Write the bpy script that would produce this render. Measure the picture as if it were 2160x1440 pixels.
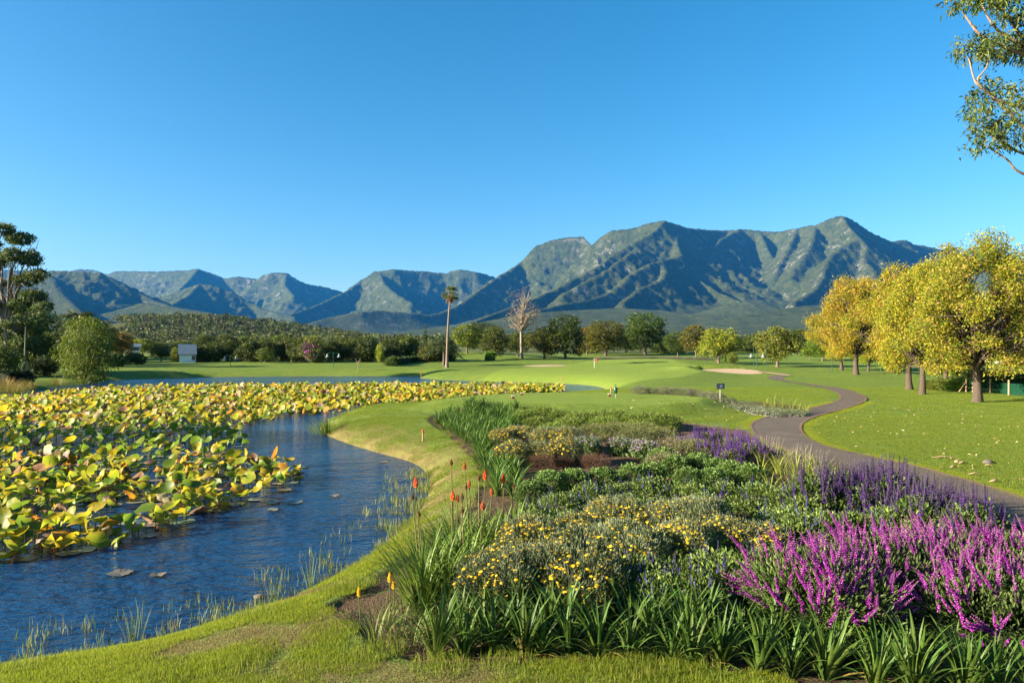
import bpy, math, random
import numpy as np
R = math.radians
rng = np.random.default_rng(7)
random.seed(7)
sc = bpy.context.scene
for o in list(bpy.data.objects): bpy.data.objects.remove(o)
# ------------------------------------------------------------------ camera
F = 1440.0; CX = 1080.0; HY = 735.0; EYE = 3.5          # focal length, centre column, horizon row of the photograph (2160 px wide), eye height
cd = bpy.data.cameras.new('camera'); cam = bpy.data.objects.new('camera', cd)
sc.collection.objects.link(cam); sc.camera = cam
cd.sensor_width = 36; cd.lens = 24; cd.shift_y = 15 / 2160
cam.location = (0, 0, EYE); cam.rotation_euler = (R(90), 0, 0)
cd.clip_start = 0.1; cd.clip_end = 60000
# ------------------------------------------------------------------ sky, sun, exposure
SUN_EL = 18.0; SUN_AZ = 15.0                              # the sun stands to the left, a little behind the camera
w = bpy.data.worlds.new('World'); sc.world = w; w.use_nodes = True
wn = w.node_tree; bg = wn.nodes['Background']
sky = wn.nodes.new('ShaderNodeTexSky'); sky.sky_type = 'NISHITA'; sky.sun_disc = False
sky.sun_elevation = R(SUN_EL); sky.air_density = 1.0; sky.dust_density = 1.0; sky.ozone_density = 3.0
sdir = (-math.cos(R(SUN_EL)) * math.cos(R(SUN_AZ)), -math.cos(R(SUN_EL)) * math.sin(R(SUN_AZ)), math.sin(R(SUN_EL)))
sky.sun_rotation = math.atan2(sdir[0], sdir[1])
hs = wn.nodes.new('ShaderNodeHueSaturation'); hs.inputs['Hue'].default_value = 0.491; hs.inputs['Saturation'].default_value = 1.34
wn.links.new(sky.outputs[0], hs.inputs['Color']); wn.links.new(hs.outputs[0], bg.inputs[0]); bg.inputs[1].default_value = 0.05
sl = bpy.data.lights.new('sun', 'SUN'); sl.energy = 5.0; sl.angle = R(0.5); sl.color = (1.0, 0.86, 0.66)
so = bpy.data.objects.new('sun', sl); sc.collection.objects.link(so)
from mathutils import Vector
so.rotation_euler = Vector(sdir).to_track_quat('Z', 'Y').to_euler(); so.location = (-60, -10, 40)
sc.view_settings.view_transform = 'Standard'; sc.view_settings.look = 'None'
sc.view_settings.exposure = 2.18; sc.view_settings.gamma = 1.0
sc.render.engine = 'CYCLES'
sc.cycles.use_denoising = True; sc.cycles.max_bounces = 7; sc.cycles.diffuse_bounces = 3; sc.cycles.glossy_bounces = 3
sc.cycles.transmission_bounces = 3; sc.cycles.transparent_max_bounces = 6; sc.cycles.volume_bounces = 0
sc.cycles.use_adaptive_sampling = True; sc.cycles.adaptive_threshold = 0.015; sc.cycles.sample_clamp_indirect = 6
# ------------------------------------------------------------------ helpers
def P(px, py, D):
    """pixel + distance along the view axis -> world point"""
    return np.array([(px - CX) / F * D, D, EYE + (HY - py) / F * D])
def G(px, py, z=0.0):
    """pixel of a point on a level of height z -> world x, y"""
    D = (EYE - z) * F / (py - HY)
    return (px - CX) / F * D, D
def topY(py, h): return (EYE - h) * F / (py - HY)
def mk_mesh(name, V, Fs, mat=None, smooth=True, col=None, attrs=None, midx=None):
    V = np.asarray(V, np.float32)
    if isinstance(Fs, np.ndarray): Fs = [Fs]
    Fs = [np.asarray(f, np.int32) for f in Fs if len(f)]
    me = bpy.data.meshes.new(name); me.vertices.add(len(V)); me.vertices.foreach_set('co', V.ravel())
    nl = sum(f.size for f in Fs); npoly = sum(len(f) for f in Fs)
    me.loops.add(nl); me.polygons.add(npoly)
    me.loops.foreach_set('vertex_index', np.concatenate([f.ravel() for f in Fs]))
    tot = np.concatenate([np.full(len(f), f.shape[1], np.int32) for f in Fs])
    me.polygons.foreach_set('loop_start', np.concatenate([[0], np.cumsum(tot)[:-1]]).astype(np.int32))
    try: me.polygons.foreach_set('loop_total', tot)
    except Exception: pass
    me.polygons.foreach_set('use_smooth', np.full(npoly, smooth))
    if midx is not None: me.polygons.foreach_set('material_index', np.asarray(midx, np.int32))
    if col is not None:
        a = me.color_attributes.new('col', 'FLOAT_COLOR', 'POINT')
        c = np.ones((len(V), 4), np.float32); c[:, :3] = col; a.data.foreach_set('color', c.ravel())
    for k, v in (attrs or {}).items():
        a = me.attributes.new(k, 'FLOAT', 'POINT'); a.data.foreach_set('value', np.asarray(v, np.float32))
    if mat is not None:
        for m in (mat if isinstance(mat, (list, tuple)) else [mat]): me.materials.append(m)
    me.update(calc_edges=True); me.validate()
    return me
def link(name, data, parent=None, loc=None, rz=None, sc_=None):
    o = bpy.data.objects.new(name, data); sc.collection.objects.link(o)
    if parent is not None: o.parent = parent
    if loc is not None: o.location = tuple(float(v) for v in loc)
    if rz is not None: o.rotation_euler[2] = float(rz)
    if sc_ is not None: o.scale = (sc_, sc_, sc_) if np.isscalar(sc_) else tuple(sc_)
    return o
def tag(o, label=None, cat=None, group=None, kind=None):
    if label: o['label'] = label
    if cat: o['category'] = cat
    if group: o['group'] = group
    if kind: o['kind'] = kind
    return o
def thing(name, label, cat, loc=(0, 0, 0), rz=0, group=None, s=None):
    return tag(link(name, None, None, loc, rz, s), label, cat, group)
class MB:
    """collects vertices / faces (with colours) of one part"""
    def __init__(s): s.V = []; s.F3 = []; s.F4 = []; s.C = []; s.n = 0
    def add(s, V, Fa, col=None):
        V = np.asarray(V, float).reshape(-1, 3); Fa = np.asarray(Fa, int)
        (s.F3 if Fa.shape[1] == 3 else s.F4).append(Fa + s.n)
        s.V.append(V); c = np.zeros((len(V), 3)) + (0.5 if col is None else col); s.C.append(c); s.n += len(V)
    def tube(s, pts, rad, n=7, col=None, cap=True):
        pts = np.asarray(pts, float); rad = np.zeros(len(pts)) + rad
        t = np.gradient(pts, axis=0); t /= np.linalg.norm(t, axis=1)[:, None] + 1e-9
        up = np.array([0.13, 0.21, 1.0]); 
        if abs(t[0] @ up) > 0.9 * np.linalg.norm(up): up = np.array([1.0, 0.2, 0.1])
        u = np.cross(t, up); u /= np.linalg.norm(u, axis=1)[:, None] + 1e-9; v = np.cross(t, u)
        a = np.linspace(0, 2 * np.pi, n, endpoint=False)
        V = pts[:, None] + rad[:, None, None] * (np.cos(a)[None, :, None] * u[:, None] + np.sin(a)[None, :, None] * v[:, None])
        i = np.arange(len(pts) - 1)[:, None] * n; j = np.arange(n)[None]; k = (j + 1) % n
        Fq = np.stack([i + j, i + k, i + n + k, i + n + j], -1).reshape(-1, 4)
        s.add(V.reshape(-1, 3), Fq, col)
        if cap:
            m = len(pts) * n; c = s.C[-1][0]
            V2 = np.concatenate([V[0], pts[:1], V[-1], pts[-1:]])
            s.add(V2, np.concatenate([np.stack([k[0], j[0], np.full(n, n)], -1), np.stack([n + 1 + j[0], n + 1 + k[0], np.full(n, 2 * n + 1)], -1)]), c)
    def box(s, c, size, col=None, rz=0.0, bev=0.0):
        x, y, z = np.asarray(size, float) / 2; b = min(bev, x, y, z)
        if b <= 0: 
            V = np.array([[sx * x, sy * y, sz * z] for sz in (-1, 1) for sx, sy in ((-1, -1), (1, -1), (1, 1), (-1, 1))])
            Fq = [[3, 2, 1, 0], [4, 5, 6, 7], [0, 1, 5, 4], [1, 2, 6, 5], [2, 3, 7, 6], [3, 0, 4, 7]]
        else:
            rings = []
            for zz, ins in ((-z, b), (-z + b, 0), (z - b, 0), (z, b)):
                X, Y = x - ins, y - ins
                rings += [[-X + b, -Y, zz], [X - b, -Y, zz], [X, -Y + b, zz], [X, Y - b, zz], [X - b, Y, zz], [-X + b, Y, zz], [-X, Y - b, zz], [-X, -Y + b, zz]]
            V = np.array(rings); Fq = []
            for r in range(3):
                for q in range(8): Fq.append([r * 8 + q, r * 8 + (q + 1) % 8, r * 8 + 8 + (q + 1) % 8, r * 8 + 8 + q])
            for o_, fl in ((0, True), (24, False)):
                for a_ in ((0, 1, 2, 3), (0, 3, 4, 7), (4, 5, 6, 7)):
                    f = [o_ + q for q in a_]; Fq.append(f[::-1] if fl else f)
        cr, sr = math.cos(rz), math.sin(rz)
        V = V @ np.array([[cr, sr, 0], [-sr, cr, 0], [0, 0, 1]]) + np.asarray(c, float)
        s.add(V, Fq, col)
    def lathe(s, prof, n=10, col=None, o=(0, 0, 0)):
        prof = np.asarray(prof, float); a = np.linspace(0, 2 * np.pi, n, endpoint=False)
        V = np.stack([prof[:, 0, None] * np.cos(a), prof[:, 0, None] * np.sin(a), np.repeat(prof[:, 1, None], n, 1)], -1) + np.asarray(o, float)
        i = np.arange(len(prof) - 1)[:, None] * n; j = np.arange(n)[None]; k = (j + 1) % n
        s.add(V.reshape(-1, 3), np.stack([i + j, i + k, i + n + k, i + n + j], -1).reshape(-1, 4), col)
    def mesh(s, name, mat, smooth=True):
        Fs = [np.concatenate(f) for f in (s.F3, s.F4) if f]
        return mk_mesh(name, np.concatenate(s.V), Fs, mat, smooth, np.concatenate(s.C))
# ------------------------------------------------------------------ noise
_perm = rng.permutation(512); _grad = np.stack([np.cos(np.linspace(0, 2 * np.pi, 64, endpoint=False)), np.sin(np.linspace(0, 2 * np.pi, 64, endpoint=False))], -1)
def perlin(x, y):
    xi = np.floor(x).astype(int); yi = np.floor(y).astype(int); xf = x - xi; yf = y - yi
    u = xf * xf * xf * (xf * (xf * 6 - 15) + 10); v = yf * yf * yf * (yf * (yf * 6 - 15) + 10)
    def g(a, b, dx, dy):
        h = _perm[(_perm[(xi + a) & 511] + yi + b) & 511] & 63; q = _grad[h]; return q[..., 0] * dx + q[..., 1] * dy
    n00 = g(0, 0, xf, yf); n10 = g(1, 0, xf - 1, yf); n01 = g(0, 1, xf, yf - 1); n11 = g(1, 1, xf - 1, yf - 1)
    return (n00 * (1 - u) + n10 * u) * (1 - v) + (n01 * (1 - u) + n11 * u) * v
def fbm(x, y, o=4, ridged=False):
    t = np.zeros_like(x, float); a = 1.0; s = 0.0; f = 1.0
    for k in range(o):
        n = perlin(x * f + 17.3 * k, y * f - 9.1 * k)
        t += a * ((1 - np.abs(n) * 2.2) if ridged else n); s += a; a *= 0.5; f *= 2.03
    return t / s
def smooth(a, b, x):
    t = np.clip((x - a) / (b - a), 0, 1); return t * t * (3 - 2 * t)
# ------------------------------------------------------------------ material helpers
class NT:
    def __init__(s, name):
        s.m = bpy.data.materials.new(name); s.m.use_nodes = True; s.t = s.m.node_tree; s.t.nodes.clear()
        s.out = s.n('ShaderNodeOutputMaterial')
    def n(s, typ, **kw):
        x = s.t.nodes.new(typ)
        for k, v in kw.items(): setattr(x, k, v)
        return x
    def l(s, a, b): s.t.links.new(a, b)
    def set(s, sock, v):
        if isinstance(v, bpy.types.NodeSocket): s.l(v, sock)
        elif v is not None: sock.default_value = (*v, 1) if isinstance(v, tuple) and len(v) == 3 and sock.type == 'RGBA' else v
    def noise(s, scale, detail=3, rough=0.55, vec=None, out=0):
        x = s.n('ShaderNodeTexNoise'); x.inputs['Scale'].default_value = scale; x.inputs['Detail'].default_value = detail; x.inputs['Roughness'].default_value = rough
        if vec is not None: s.l(vec, x.inputs['Vector'])
        return x.outputs[out]
    def pos(s): return s.n('ShaderNodeNewGeometry').outputs['Position']
    def mapping(s, vec, scale=(1, 1, 1), rot=(0, 0, 0)):
        x = s.n('ShaderNodeMapping'); x.inputs['Scale'].default_value = scale; x.inputs['Rotation'].default_value = rot; s.l(vec, x.inputs['Vector']); return x.outputs[0]
    def mix(s, f, a, b, mode='MIX'):
        x = s.n('ShaderNodeMix', data_type='RGBA', blend_type=mode); s.set(x.inputs[0], f); s.set(x.inputs[6], a); s.set(x.inputs[7], b); return x.outputs[2]
    def math(s, op, a, b=0.5, clamp=False):
        x = s.n('ShaderNodeMath', operation=op, use_clamp=clamp); s.set(x.inputs[0], a); s.set(x.inputs[1], b); return x.outputs[0]
    def ramp(s, f, stops):
        x = s.n('ShaderNodeValToRGB'); e = x.color_ramp.elements
        while len(e) < len(stops): e.new(0.5)
        for q, (p, c) in zip(e, stops): q.position = p; q.color = (*c, 1) if isinstance(c, tuple) else (c, c, c, 1)
        s.l(f, x.inputs[0]); return x.outputs[0]
    def attr(s, name, fac=False):
        x = s.n('ShaderNodeAttribute', attribute_name=name); return x.outputs['Fac' if fac else 'Color']
    def bump(s, h, strength=0.3, dist=0.05):
        x = s.n('ShaderNodeBump'); x.inputs['Strength'].default_value = strength; x.inputs['Distance'].default_value = dist; s.l(h, x.inputs['Height']); return x.outputs[0]
    def bsdf(s, col, rough=0.7, spec=0.3, normal=None, trans=0.0, tcol=None, metal=0.0):
        b = s.n('ShaderNodeBsdfPrincipled'); s.set(b.inputs['Base Color'], col); s.set(b.inputs['Roughness'], rough)
        b.inputs['Specular IOR Level'].default_value = spec; b.inputs['Metallic'].default_value = metal
        if normal is not None: s.l(normal, b.inputs['Normal'])
        r = b.outputs[0]
        if trans > 0:
            t = s.n('ShaderNodeBsdfTranslucent'); s.set(t.inputs[0], tcol if tcol is not None else col)
            mx = s.n('ShaderNodeMixShader'); mx.inputs[0].default_value = trans; s.l(r, mx.inputs[1]); s.l(t.outputs[0], mx.inputs[2]); r = mx.outputs[0]
        s.l(r, s.out.inputs[0]); return s.m
def solid(name, col, rough=0.6, spec=0.3, var=0.25, scale=8.0, metal=0.0, bump=0.0):
    t = NT(name); tc = t.n('ShaderNodeTexCoord').outputs['Object']
    n = t.noise(scale, 4, 0.6, tc)
    c = t.mix(n, tuple(v * (1 - var) for v in col), tuple(min(1, v * (1 + var)) for v in col))
    return t.bsdf(c, rough, spec, t.bump(n, bump, 0.02) if bump else None, metal=metal)
# ------------------------------------------------------------------ mountains
# ridge lines: (pixel column, pixel row, distance in metres); the land falls away from each of them
RIDGES = [
 # main massif skyline
 (.80, [(1060,578,6900),(1100,553,6900),(1130,520,6950),(1160,508,7000),(1195,502,7000),(1228,500,7000),(1250,522,6800)]),
 (.80, [(1250,520,6600),(1268,500,6500),(1292,486,6450),(1340,482,6400),(1375,470,6350),(1402,466,6300),(1430,475,6350),(1448,482,6500),(1482,485,6800),(1530,488,7000),(1565,484,7000),(1600,488,7000),(1640,490,6900),(1682,482,6700),(1720,475,6450),(1748,463,6350),(1775,455,6300),(1797,464,6350),(1830,489,6450),(1880,511,6700),(1906,507,6800),(1928,516,6900),(1970,524,7000),(2060,545,7200),(2200,560,7600),(2600,600,8000)]),
 # long spur of the western summit
 (.62, [(1402,466,6300),(1394,474,6150),(1379,489,6000),(1336,514,5700),(1287,541,5450),(1258,566,5200),(1208,590,4950),(1177,609,4750),(1128,629,4450),(1060,655,4100),(990,682,3700),(930,700,3300)]),
 (.60, [(1340,530,5300),(1320,541,5150),(1289,565,4950),(1240,592,4700),(1185,622,4450)]),
 # cliff spur
 (.60, [(1430,478,6350),(1425,505,6000),(1436,541,5500),(1396,551,5250),(1361,561,5000),(1326,583,4750),(1291,616,4450),(1254,630,4250),(1186,642,4000),(1110,660,3700)]),
 (.55, [(1396,551,5250),(1405,575,4900),(1395,592,4600),(1350,610,4350),(1310,640,4000)]),
 # middle spurs
 (.62, [(1480,485,6800),(1470,510,6400),(1452,545,5900),(1470,590,5200),(1510,615,4800),(1560,635,4450),(1590,650,4200)]),
 (.70, [(1560,485,7000),(1520,505,6500),(1500,528,6200),(1470,550,5900)]),
 (.75, [(1600,488,7000),(1612,510,6700),(1625,540,6400)]),
 # peak spurs
 (.66, [(1720,475,6450),(1716,498,6100),(1708,522,5850),(1688,552,5600),(1665,585,5350),(1700,606,5100)]),
 (.72, [(1682,482,6700),(1665,520,6200),(1645,555,5900),(1632,588,5600)]),
 (.66, [(1775,455,6300),(1790,480,6000),(1812,502,5750),(1762,531,5450),(1742,553,5200),(1733,590,4900),(1715,615,4600),(1670,640,4300)]),
 (.62, [(1812,502,5750),(1826,520,5600),(1822,550,5350),(1842,570,5100),(1850,600,4700),(1840,640,4200)]),
 (.62, [(1880,511,6700),(1900,550,6100),(1930,590,5400),(1950,640,4500)]),
 (.62, [(2060,545,7200),(2100,590,6000),(2140,650,4700)]),
 # foothills
 (.22, [(1540,640,4300),(1580,636,4200),(1625,645,4100)]),
 (.16, [(1540,672,3300),(1620,655,3500),(1700,645,3600),(1780,640,3700),(1900,645,3700),(2200,655,3700)]),
 (.16, [(1100,662,3600),(1200,655,3800),(1300,650,3900),(1400,655,3800),(1500,668,3500)]),
 # front of the western block
 (.62, [(1100,553,6900),(1075,572,6600),(1041,589,6300),(1000,621,5900),(964,646,5600),(930,660,5400),(903,664,5300),(860,660,5200),(800,655,5100),(760,658,5000),(700,668,4900),(620,690,4700)]),
 # middle mountain
 (.75, [(760,600,8300),(764,590,8200),(790,572,8200),(830,568,8200),(862,571,8300),(900,573,8400),(940,577,8500),(952,571,8500),(972,568,8500),(1000,572,8500),(1040,584,8600),(1080,600,8700)]),
 (.50, [(764,590,8200),(740,609,7900),(700,630,7500),(655,650,7000),(600,668,6500)]),
 (.60, [(800,575,8200),(812,600,7700),(835,620,7200),(870,640,6700)]),
 # far left range
 (.65, [(-200,560,11500),(60,571,11500),(140,574,11500),(170,568,11500),(200,570,11500),(228,580,11000),(245,572,10500),(330,573,10000),(400,570,9800),(418,567,9700),(440,575,9700),(475,588,9700),(500,583,9700),(545,590,9700),(555,581,9600),(575,575,9600),(605,576,9600),(616,585,9600),(650,600,9700),(680,604,9800),(715,614,10000),(740,625,10200)]),
 (.55, [(605,577,9600),(600,600,9200),(620,625,8600)]),
 (.55, [(418,567,9700),(400,590,9200),(380,610,8600)]),
 # small left hill and the near left hill
 (.50, [(330,632,7200),(380,615,7100),(420,600,7000),(447,602,7000),(482,612,7000),(530,640,6900),(565,655,6700),(620,668,6400)]),
 (.45, [(420,600,7000),(400,622,6600),(360,645,6000)]),
 (.42, [(-300,600,5600),(0,590,5400),(60,578,5300),(105,572,5300),(175,574,5300),(212,577,5300),(262,600,5250),(300,622,5200),(360,646,5000),(430,658,4800),(520,675,4500)]),
 (.30, [(100,575,5300),(130,620,4700),(160,650,4100),(190,680,3200)]),
 (.25, [(300,640,4300),(380,652,4000),(470,668,3700)]),
]
def mountain_height(X, Y):
    D = np.hypot(X, Y) * 0 + Y
    wx = fbm(X / 900., Y / 900., 3) * 130 + fbm(X / 260. + 5, Y / 260., 3) * 45
    wy = fbm(X / 900. + 31, Y / 900. + 7, 3) * 130 + fbm(X / 260. + 41, Y / 260., 3) * 45
    base = np.clip(3 + (Y - 500) * 0.019, 0, 120) + 22 * fbm(X / 1100., Y / 1100., 3) * smooth(2200, 3400, Y)
    H = np.zeros_like(X); E = np.full(X.shape, 1e9)
    for s0, pl in RIDGES:
        p = np.array([P(*q) for q in pl])
        for a, b in zip(p[:-1], p[1:]):
            ab = b[:2] - a[:2]; L2 = ab @ ab
            # warping fades out on the crest so that the skyline stays where it is
            for it in range(1):
                t = np.clip(((X - a[0]) * ab[0] + (Y - a[1]) * ab[1]) / L2, 0, 1)
                d0 = np.hypot(X - a[0] - t * ab[0], Y - a[1] - t * ab[1])
                k = smooth(0, 500, d0); xx = X + wx * k; yy = Y + wy * k
                t = np.clip(((xx - a[0]) * ab[0] + (yy - a[1]) * ab[1]) / L2, 0, 1)
                d = np.hypot(xx - a[0] - t * ab[0], yy - a[1] - t * ab[1])
            zr = a[2] + t * (b[2] - a[2]); zr = np.maximum(zr, 30.0)
            d = np.maximum(d - 12, 0)
            h = zr * np.exp(-d * s0 * 1.62 / zr)
            H = np.maximum(H, h); E = np.minimum(E, d)
    Hm = np.maximum(H, base * 0.9)
    # gullies running through the flanks
    g = fbm(X / 330., Y / 330., 5, True) - 0.55
    k = smooth(15, 260, E) * smooth(120, 500, Hm)
    Hm = Hm + g * 95 * k + (fbm(X / 110., Y / 110., 4, True) - .5) * 42 * smooth(150, 450, Hm) * (0.35 + 0.65 * smooth(0, 90, E))
    Hm = Hm + (fbm(X / 48., Y / 75., 3, True) - .5) * 17 * smooth(180, 600, Hm) + (fbm(X / 150. + 7, Y / 620., 3, True) - .55) * 46 * smooth(60, 300, E) * smooth(200, 600, Hm)
    return np.maximum(Hm, 0), base
nU, nD = 800, 480
dd = np.exp(np.linspace(math.log(1500), math.log(12800), nD)); uu = np.linspace(-1.02, 1.02, nU)
MY, MU = np.meshgrid(dd, uu, indexing='ij'); MX = MU * MY
MZ, mbase = mountain_height(MX, MY)
blend = smooth(1500, 2300, MY)
MZ = (3 + (MY - 500) * 0.019 - 8) * (1 - blend) + np.maximum(MZ, mbase * 0.9) * blend
i = np.arange(nD - 1)[:, None] * nU; j = np.arange(nU - 1)[None]
MF = np.stack([i + j, i + j + 1, i + nU + j + 1, i + nU + j], -1).reshape(-1, 4)
gy, gx = np.gradient(MZ); stx = gx / (np.gradient(MX, axis=1)); sty = gy / (np.gradient(MY, axis=0))
slope = np.hypot(stx, sty)
t = NT('fynbos_slopes'); pos = t.pos()
n1 = t.noise(0.0022, 5, 0.6, pos); n2 = t.noise(0.012, 5, 0.65, pos); n3 = t.noise(0.05, 4, 0.7, pos)
veg = t.mix(n1, (0.040, 0.062, 0.014), (0.088, 0.104, 0.028))
veg = t.mix(t.ramp(n2, [(0.42, 0.0), (0.56, 1.0)]), veg, (0.034, 0.055, 0.013))
veg = t.mix(t.ramp(n3, [(0.40, 0.0), (0.70, 0.55)]), veg, (0.13, 0.125, 0.05))
st = t.attr('slope', True)
rk = t.math('MULTIPLY', t.ramp(st, [(0.42, 0.0), (0.95, 1.0)]), t.math('MULTIPLY', t.ramp(t.noise(0.010, 8, 0.78, pos), [(0.53, 0.0), (0.62, 0.9)]), t.ramp(t.noise(0.0016, 3, 0.5, pos), [(0.42, 0.12), (0.58, 1.0)])))
rock = t.mix(n3, (0.20, 0.19, 0.16), (0.46, 0.42, 0.36))
c = t.mix(rk, veg, rock)
mtn_mat = t.bsdf(c, 0.95, 0.05, t.bump(t.noise(0.014, 9, 0.78, pos), 1.0, 75.0))
mtn = link('mountains', mk_mesh('mountains', np.stack([MX, MY, MZ], -1).reshape(-1, 3), MF, mtn_mat, True, attrs={'slope': slope.ravel()}))
tag(mtn, kind='structure')
# ------------------------------------------------------------------ the land: lake, banks, tee, green
HAZE = 2.4e-5
WZ = -0.75
def poly_sd(poly, X, Y):
    """signed distance to a closed polygon, negative inside"""
    poly = np.asarray(poly, float); d2 = np.full(np.shape(X), 1e18); ins = np.zeros(np.shape(X), bool)
    for a, b in zip(poly, np.roll(poly, -1, 0)):
        e = b - a; t = np.clip(((X - a[0]) * e[0] + (Y - a[1]) * e[1]) / (e @ e + 1e-12), 0, 1)
        d2 = np.minimum(d2, (X - a[0] - t * e[0]) ** 2 + (Y - a[1] - t * e[1]) ** 2)
        c = ((a[1] > Y) != (b[1] > Y)) & (X < e[0] * (Y - a[1]) / (e[1] + 1e-12) + a[0]); ins ^= c
    return np.where(ins, -1, 1) * np.sqrt(d2)
def spl(pts, n=6):
    """closed or open smooth polyline through points (Catmull-Rom)"""
    p = np.asarray(pts, float); q = np.concatenate([[2 * p[0] - p[1]], p, [2 * p[-1] - p[-2]]]); out = []
    for k in range(1, len(q) - 2):
        for t in np.linspace(0, 1, n, endpoint=False):
            a, b, c, d = q[k - 1:k + 3]
            out.append(0.5 * (2 * b + (c - a) * t + (2 * a - 5 * b + 4 * c - d) * t * t + (3 * b - a - 3 * c + d) * t ** 3))
    return np.array(out + [p[-1]])
near_bank = [G(x, y, WZ) for x, y in [(-300,1470),(0,1424),(200,1396),(330,1370),(480,1326),(600,1282),(700,1232),(780,1180),(840,1130),(880,1085),(905,1040),(903,1002),(870,975),(800,955),(740,937),(690,917),(677,900),(708,884),(738,872)]]
LAKE = np.concatenate([spl(near_bank + [(-8.4, 47.6), (-2.8, 54.6), (4.2, 61), (9.2, 66)] + [G(x, y, WZ) for x, y in [(1280,824),(1268,817),(1225,811),(1150,807.5),(1000,803.5),(920,800),(885,796.5)]] , 4),
    spl([G(x, y, WZ) for x, y in [(893,793.8),(860,793),(760,793),(650,793),(450,795),(300,799),(230,803),(195,808),(130,814),(70,824),(0,833),(-150,850),(-400,900)]] + [(-62, 28), (-58, 6), (-30, 0.5), (-16, 4)], 4)])
Z_TEE, Z_GREEN = 0.5, 0.5
TEE = [G(x, y, Z_TEE) for x, y in [(925,842),(1000,847),(1200,851),(1400,852),(1470,848),(1490,838),(1400,829),(1270,826),(1100,828),(985,834)]]
GREEN = [G(x, y, Z_GREEN) for x, y in [(930,793),(1050,791),(1200,795),(1300,799),(1430,795),(1478,786),(1470,773),(1380,766),(1300,767),(1180,772),(1060,780),(970,788)]]
BUNK_C = np.array(G(1534, 785, 0.25)); 
def h_top(X, Y):
    z = np.interp(Y, [-100, 85, 110, 155, 200, 250, 2700], [0, 0, .45, 1.1, 1.7, 2.2, 37.7])
    z = z + Z_TEE * (1 - smooth(-0.3, 2.6, poly_sd(TEE, X, Y)))
    gs = poly_sd(GREEN, X, Y); z = z + np.maximum(Z_GREEN - np.interp(Y, [0, 85, 110, 155], [0, 0, .35, .5]), 0) * (1 - smooth(-1, 7, gs))
    # mounds of the course
    for px, py, hh, rx, ry in ((1370, 764, .75, 16, 9), (1010, 757, 1.1, 16, 14), (900, 752, 1.0, 16, 10), (820, 757, .9, 16, 10), (500, 757, 1.0, 30, 16), (1900, 790, .5, 14, 9), (1760, 758, .7, 22, 12), (1480, 752, .8, 30, 12)):
        c = G(px, py, 0.9 if py < 780 else .3); z = z + hh * np.exp(-((X - c[0]) / rx) ** 2 - ((Y - c[1]) / ry) ** 2)
    return z + 0.05 * fbm(X / 4., Y / 4., 3) * smooth(5, 14, Y) + 0.035 * fbm(X / 1.3, Y / 1.3 + 5, 2) * smooth(9, 16, Y) + 0.10 * fbm(X / 15. + 3, Y / 15., 2) * smooth(30, 60, Y)
def h_land(X, Y):
    X = np.asarray(X, float); Y = np.asarray(Y, float)
    sd = poly_sd(LAKE, X, Y); top = h_top(X, Y)
    W = np.interp(Y, [0, 8, 12, 16, 28, 45, 60, 90], [2.4, 2.1, 1.6, 1.5, 2.5, 3.0, 4.5, 5.0])
    k = 1 - np.exp(-2.2 * np.maximum(sd, 0) / W)
    land = WZ + (top - WZ) * k
    sb = ((X - BUNK_C[0]) / 5.2) ** 2 + ((Y - BUNK_C[1]) / 3.6) ** 2
    lip = np.exp(-((X - BUNK_C[0] + 5.9) / 2.4) ** 2 - ((Y - BUNK_C[1] - .5) / 3.5) ** 2) * 0.6 + np.exp(-((X - BUNK_C[0]) / 5.5) ** 2 - ((Y - BUNK_C[1] - 4.6) / 2.0) ** 2) * 0.75
    land = land + lip - 0.75 * (sb < 1)
    return np.where(sd > 0, land, WZ - 0.02 - 0.9 * smooth(0, 2.5, -sd))
_D = np.exp(np.linspace(math.log(4), math.log(420), 1600))
def ground_at(px, py):
    """first point of the land that the pixel's ray meets"""
    X = (px - CX) / F * _D; Zr = EYE + (HY - py) / F * _D; H = np.maximum(h_land(X, _D), WZ)
    k = np.argmax(Zr <= H) if (Zr <= H).any() else len(_D) - 1
    return np.array([X[k], _D[k], H[k]])
def zat(x, y): return float(max(h_land(np.array([x]), np.array([y]))[0], WZ))
BED = [G(x, y, -.28) for x, y in [(690,1303),(770,1256),(850,1203)]] + [G(x, y, -.12) for x, y in [(905,1150),(960,1100)]] + [G(x, y, 0) for x, y in [(1005,1050),(1017,1000),(1000,955),(955,918),(908,890),(900,880)]] + [G(x, y, 0.1) for x, y in [(935,866),(1000,864),(1100,868),(1300,874),(1440,884),(1560,899)]] + [G(x, y, 0) for x, y in [(1580,906),(1590,917),(1620,937),(1680,963),(1760,988),(1900,1030),(2160,1122),(2500,1260),(2400,1500),(1720,1452),(1600,1415),(1480,1398),(1300,1388),(1050,1390),(880,1388),(800,1362)]] + [G(735, 1335, -.2)]
BED = np.array(BED)
MIDBED = np.array([G(x, y, .1) for x, y in [(1345,834),(1400,834),(1480,839),(1530,842),(1610,846),(1690,852),(1702,857),(1685,862),(1640,867),(1618,865),(1560,855),(1480,845),(1400,839)]])
Ys = np.concatenate([np.linspace(-25, 4.6, 26), np.exp(np.linspace(math.log(4.7), math.log(260), 430)), np.exp(np.linspace(math.log(262), math.log(2700), 60))])
Us = np.concatenate([np.linspace(-1.6, -.84, 22, endpoint=False), np.linspace(-.84, .84, 480), np.linspace(.85, 1.6, 22)])
GY, GU = np.meshgrid(Ys, Us, indexing='ij'); GX = GU * (np.maximum(GY, 0) * 0.93 + 4.0 + np.minimum(GY, 0) * -0.5)
GZ = h_land(GX, GY)
bsd = poly_sd(BED, GX, GY) + 0.10 * fbm(GX * 1.3, GY * 1.3, 3); msd = poly_sd(MIDBED, GX, GY); lsd = poly_sd(LAKE, GX, GY)
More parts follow.
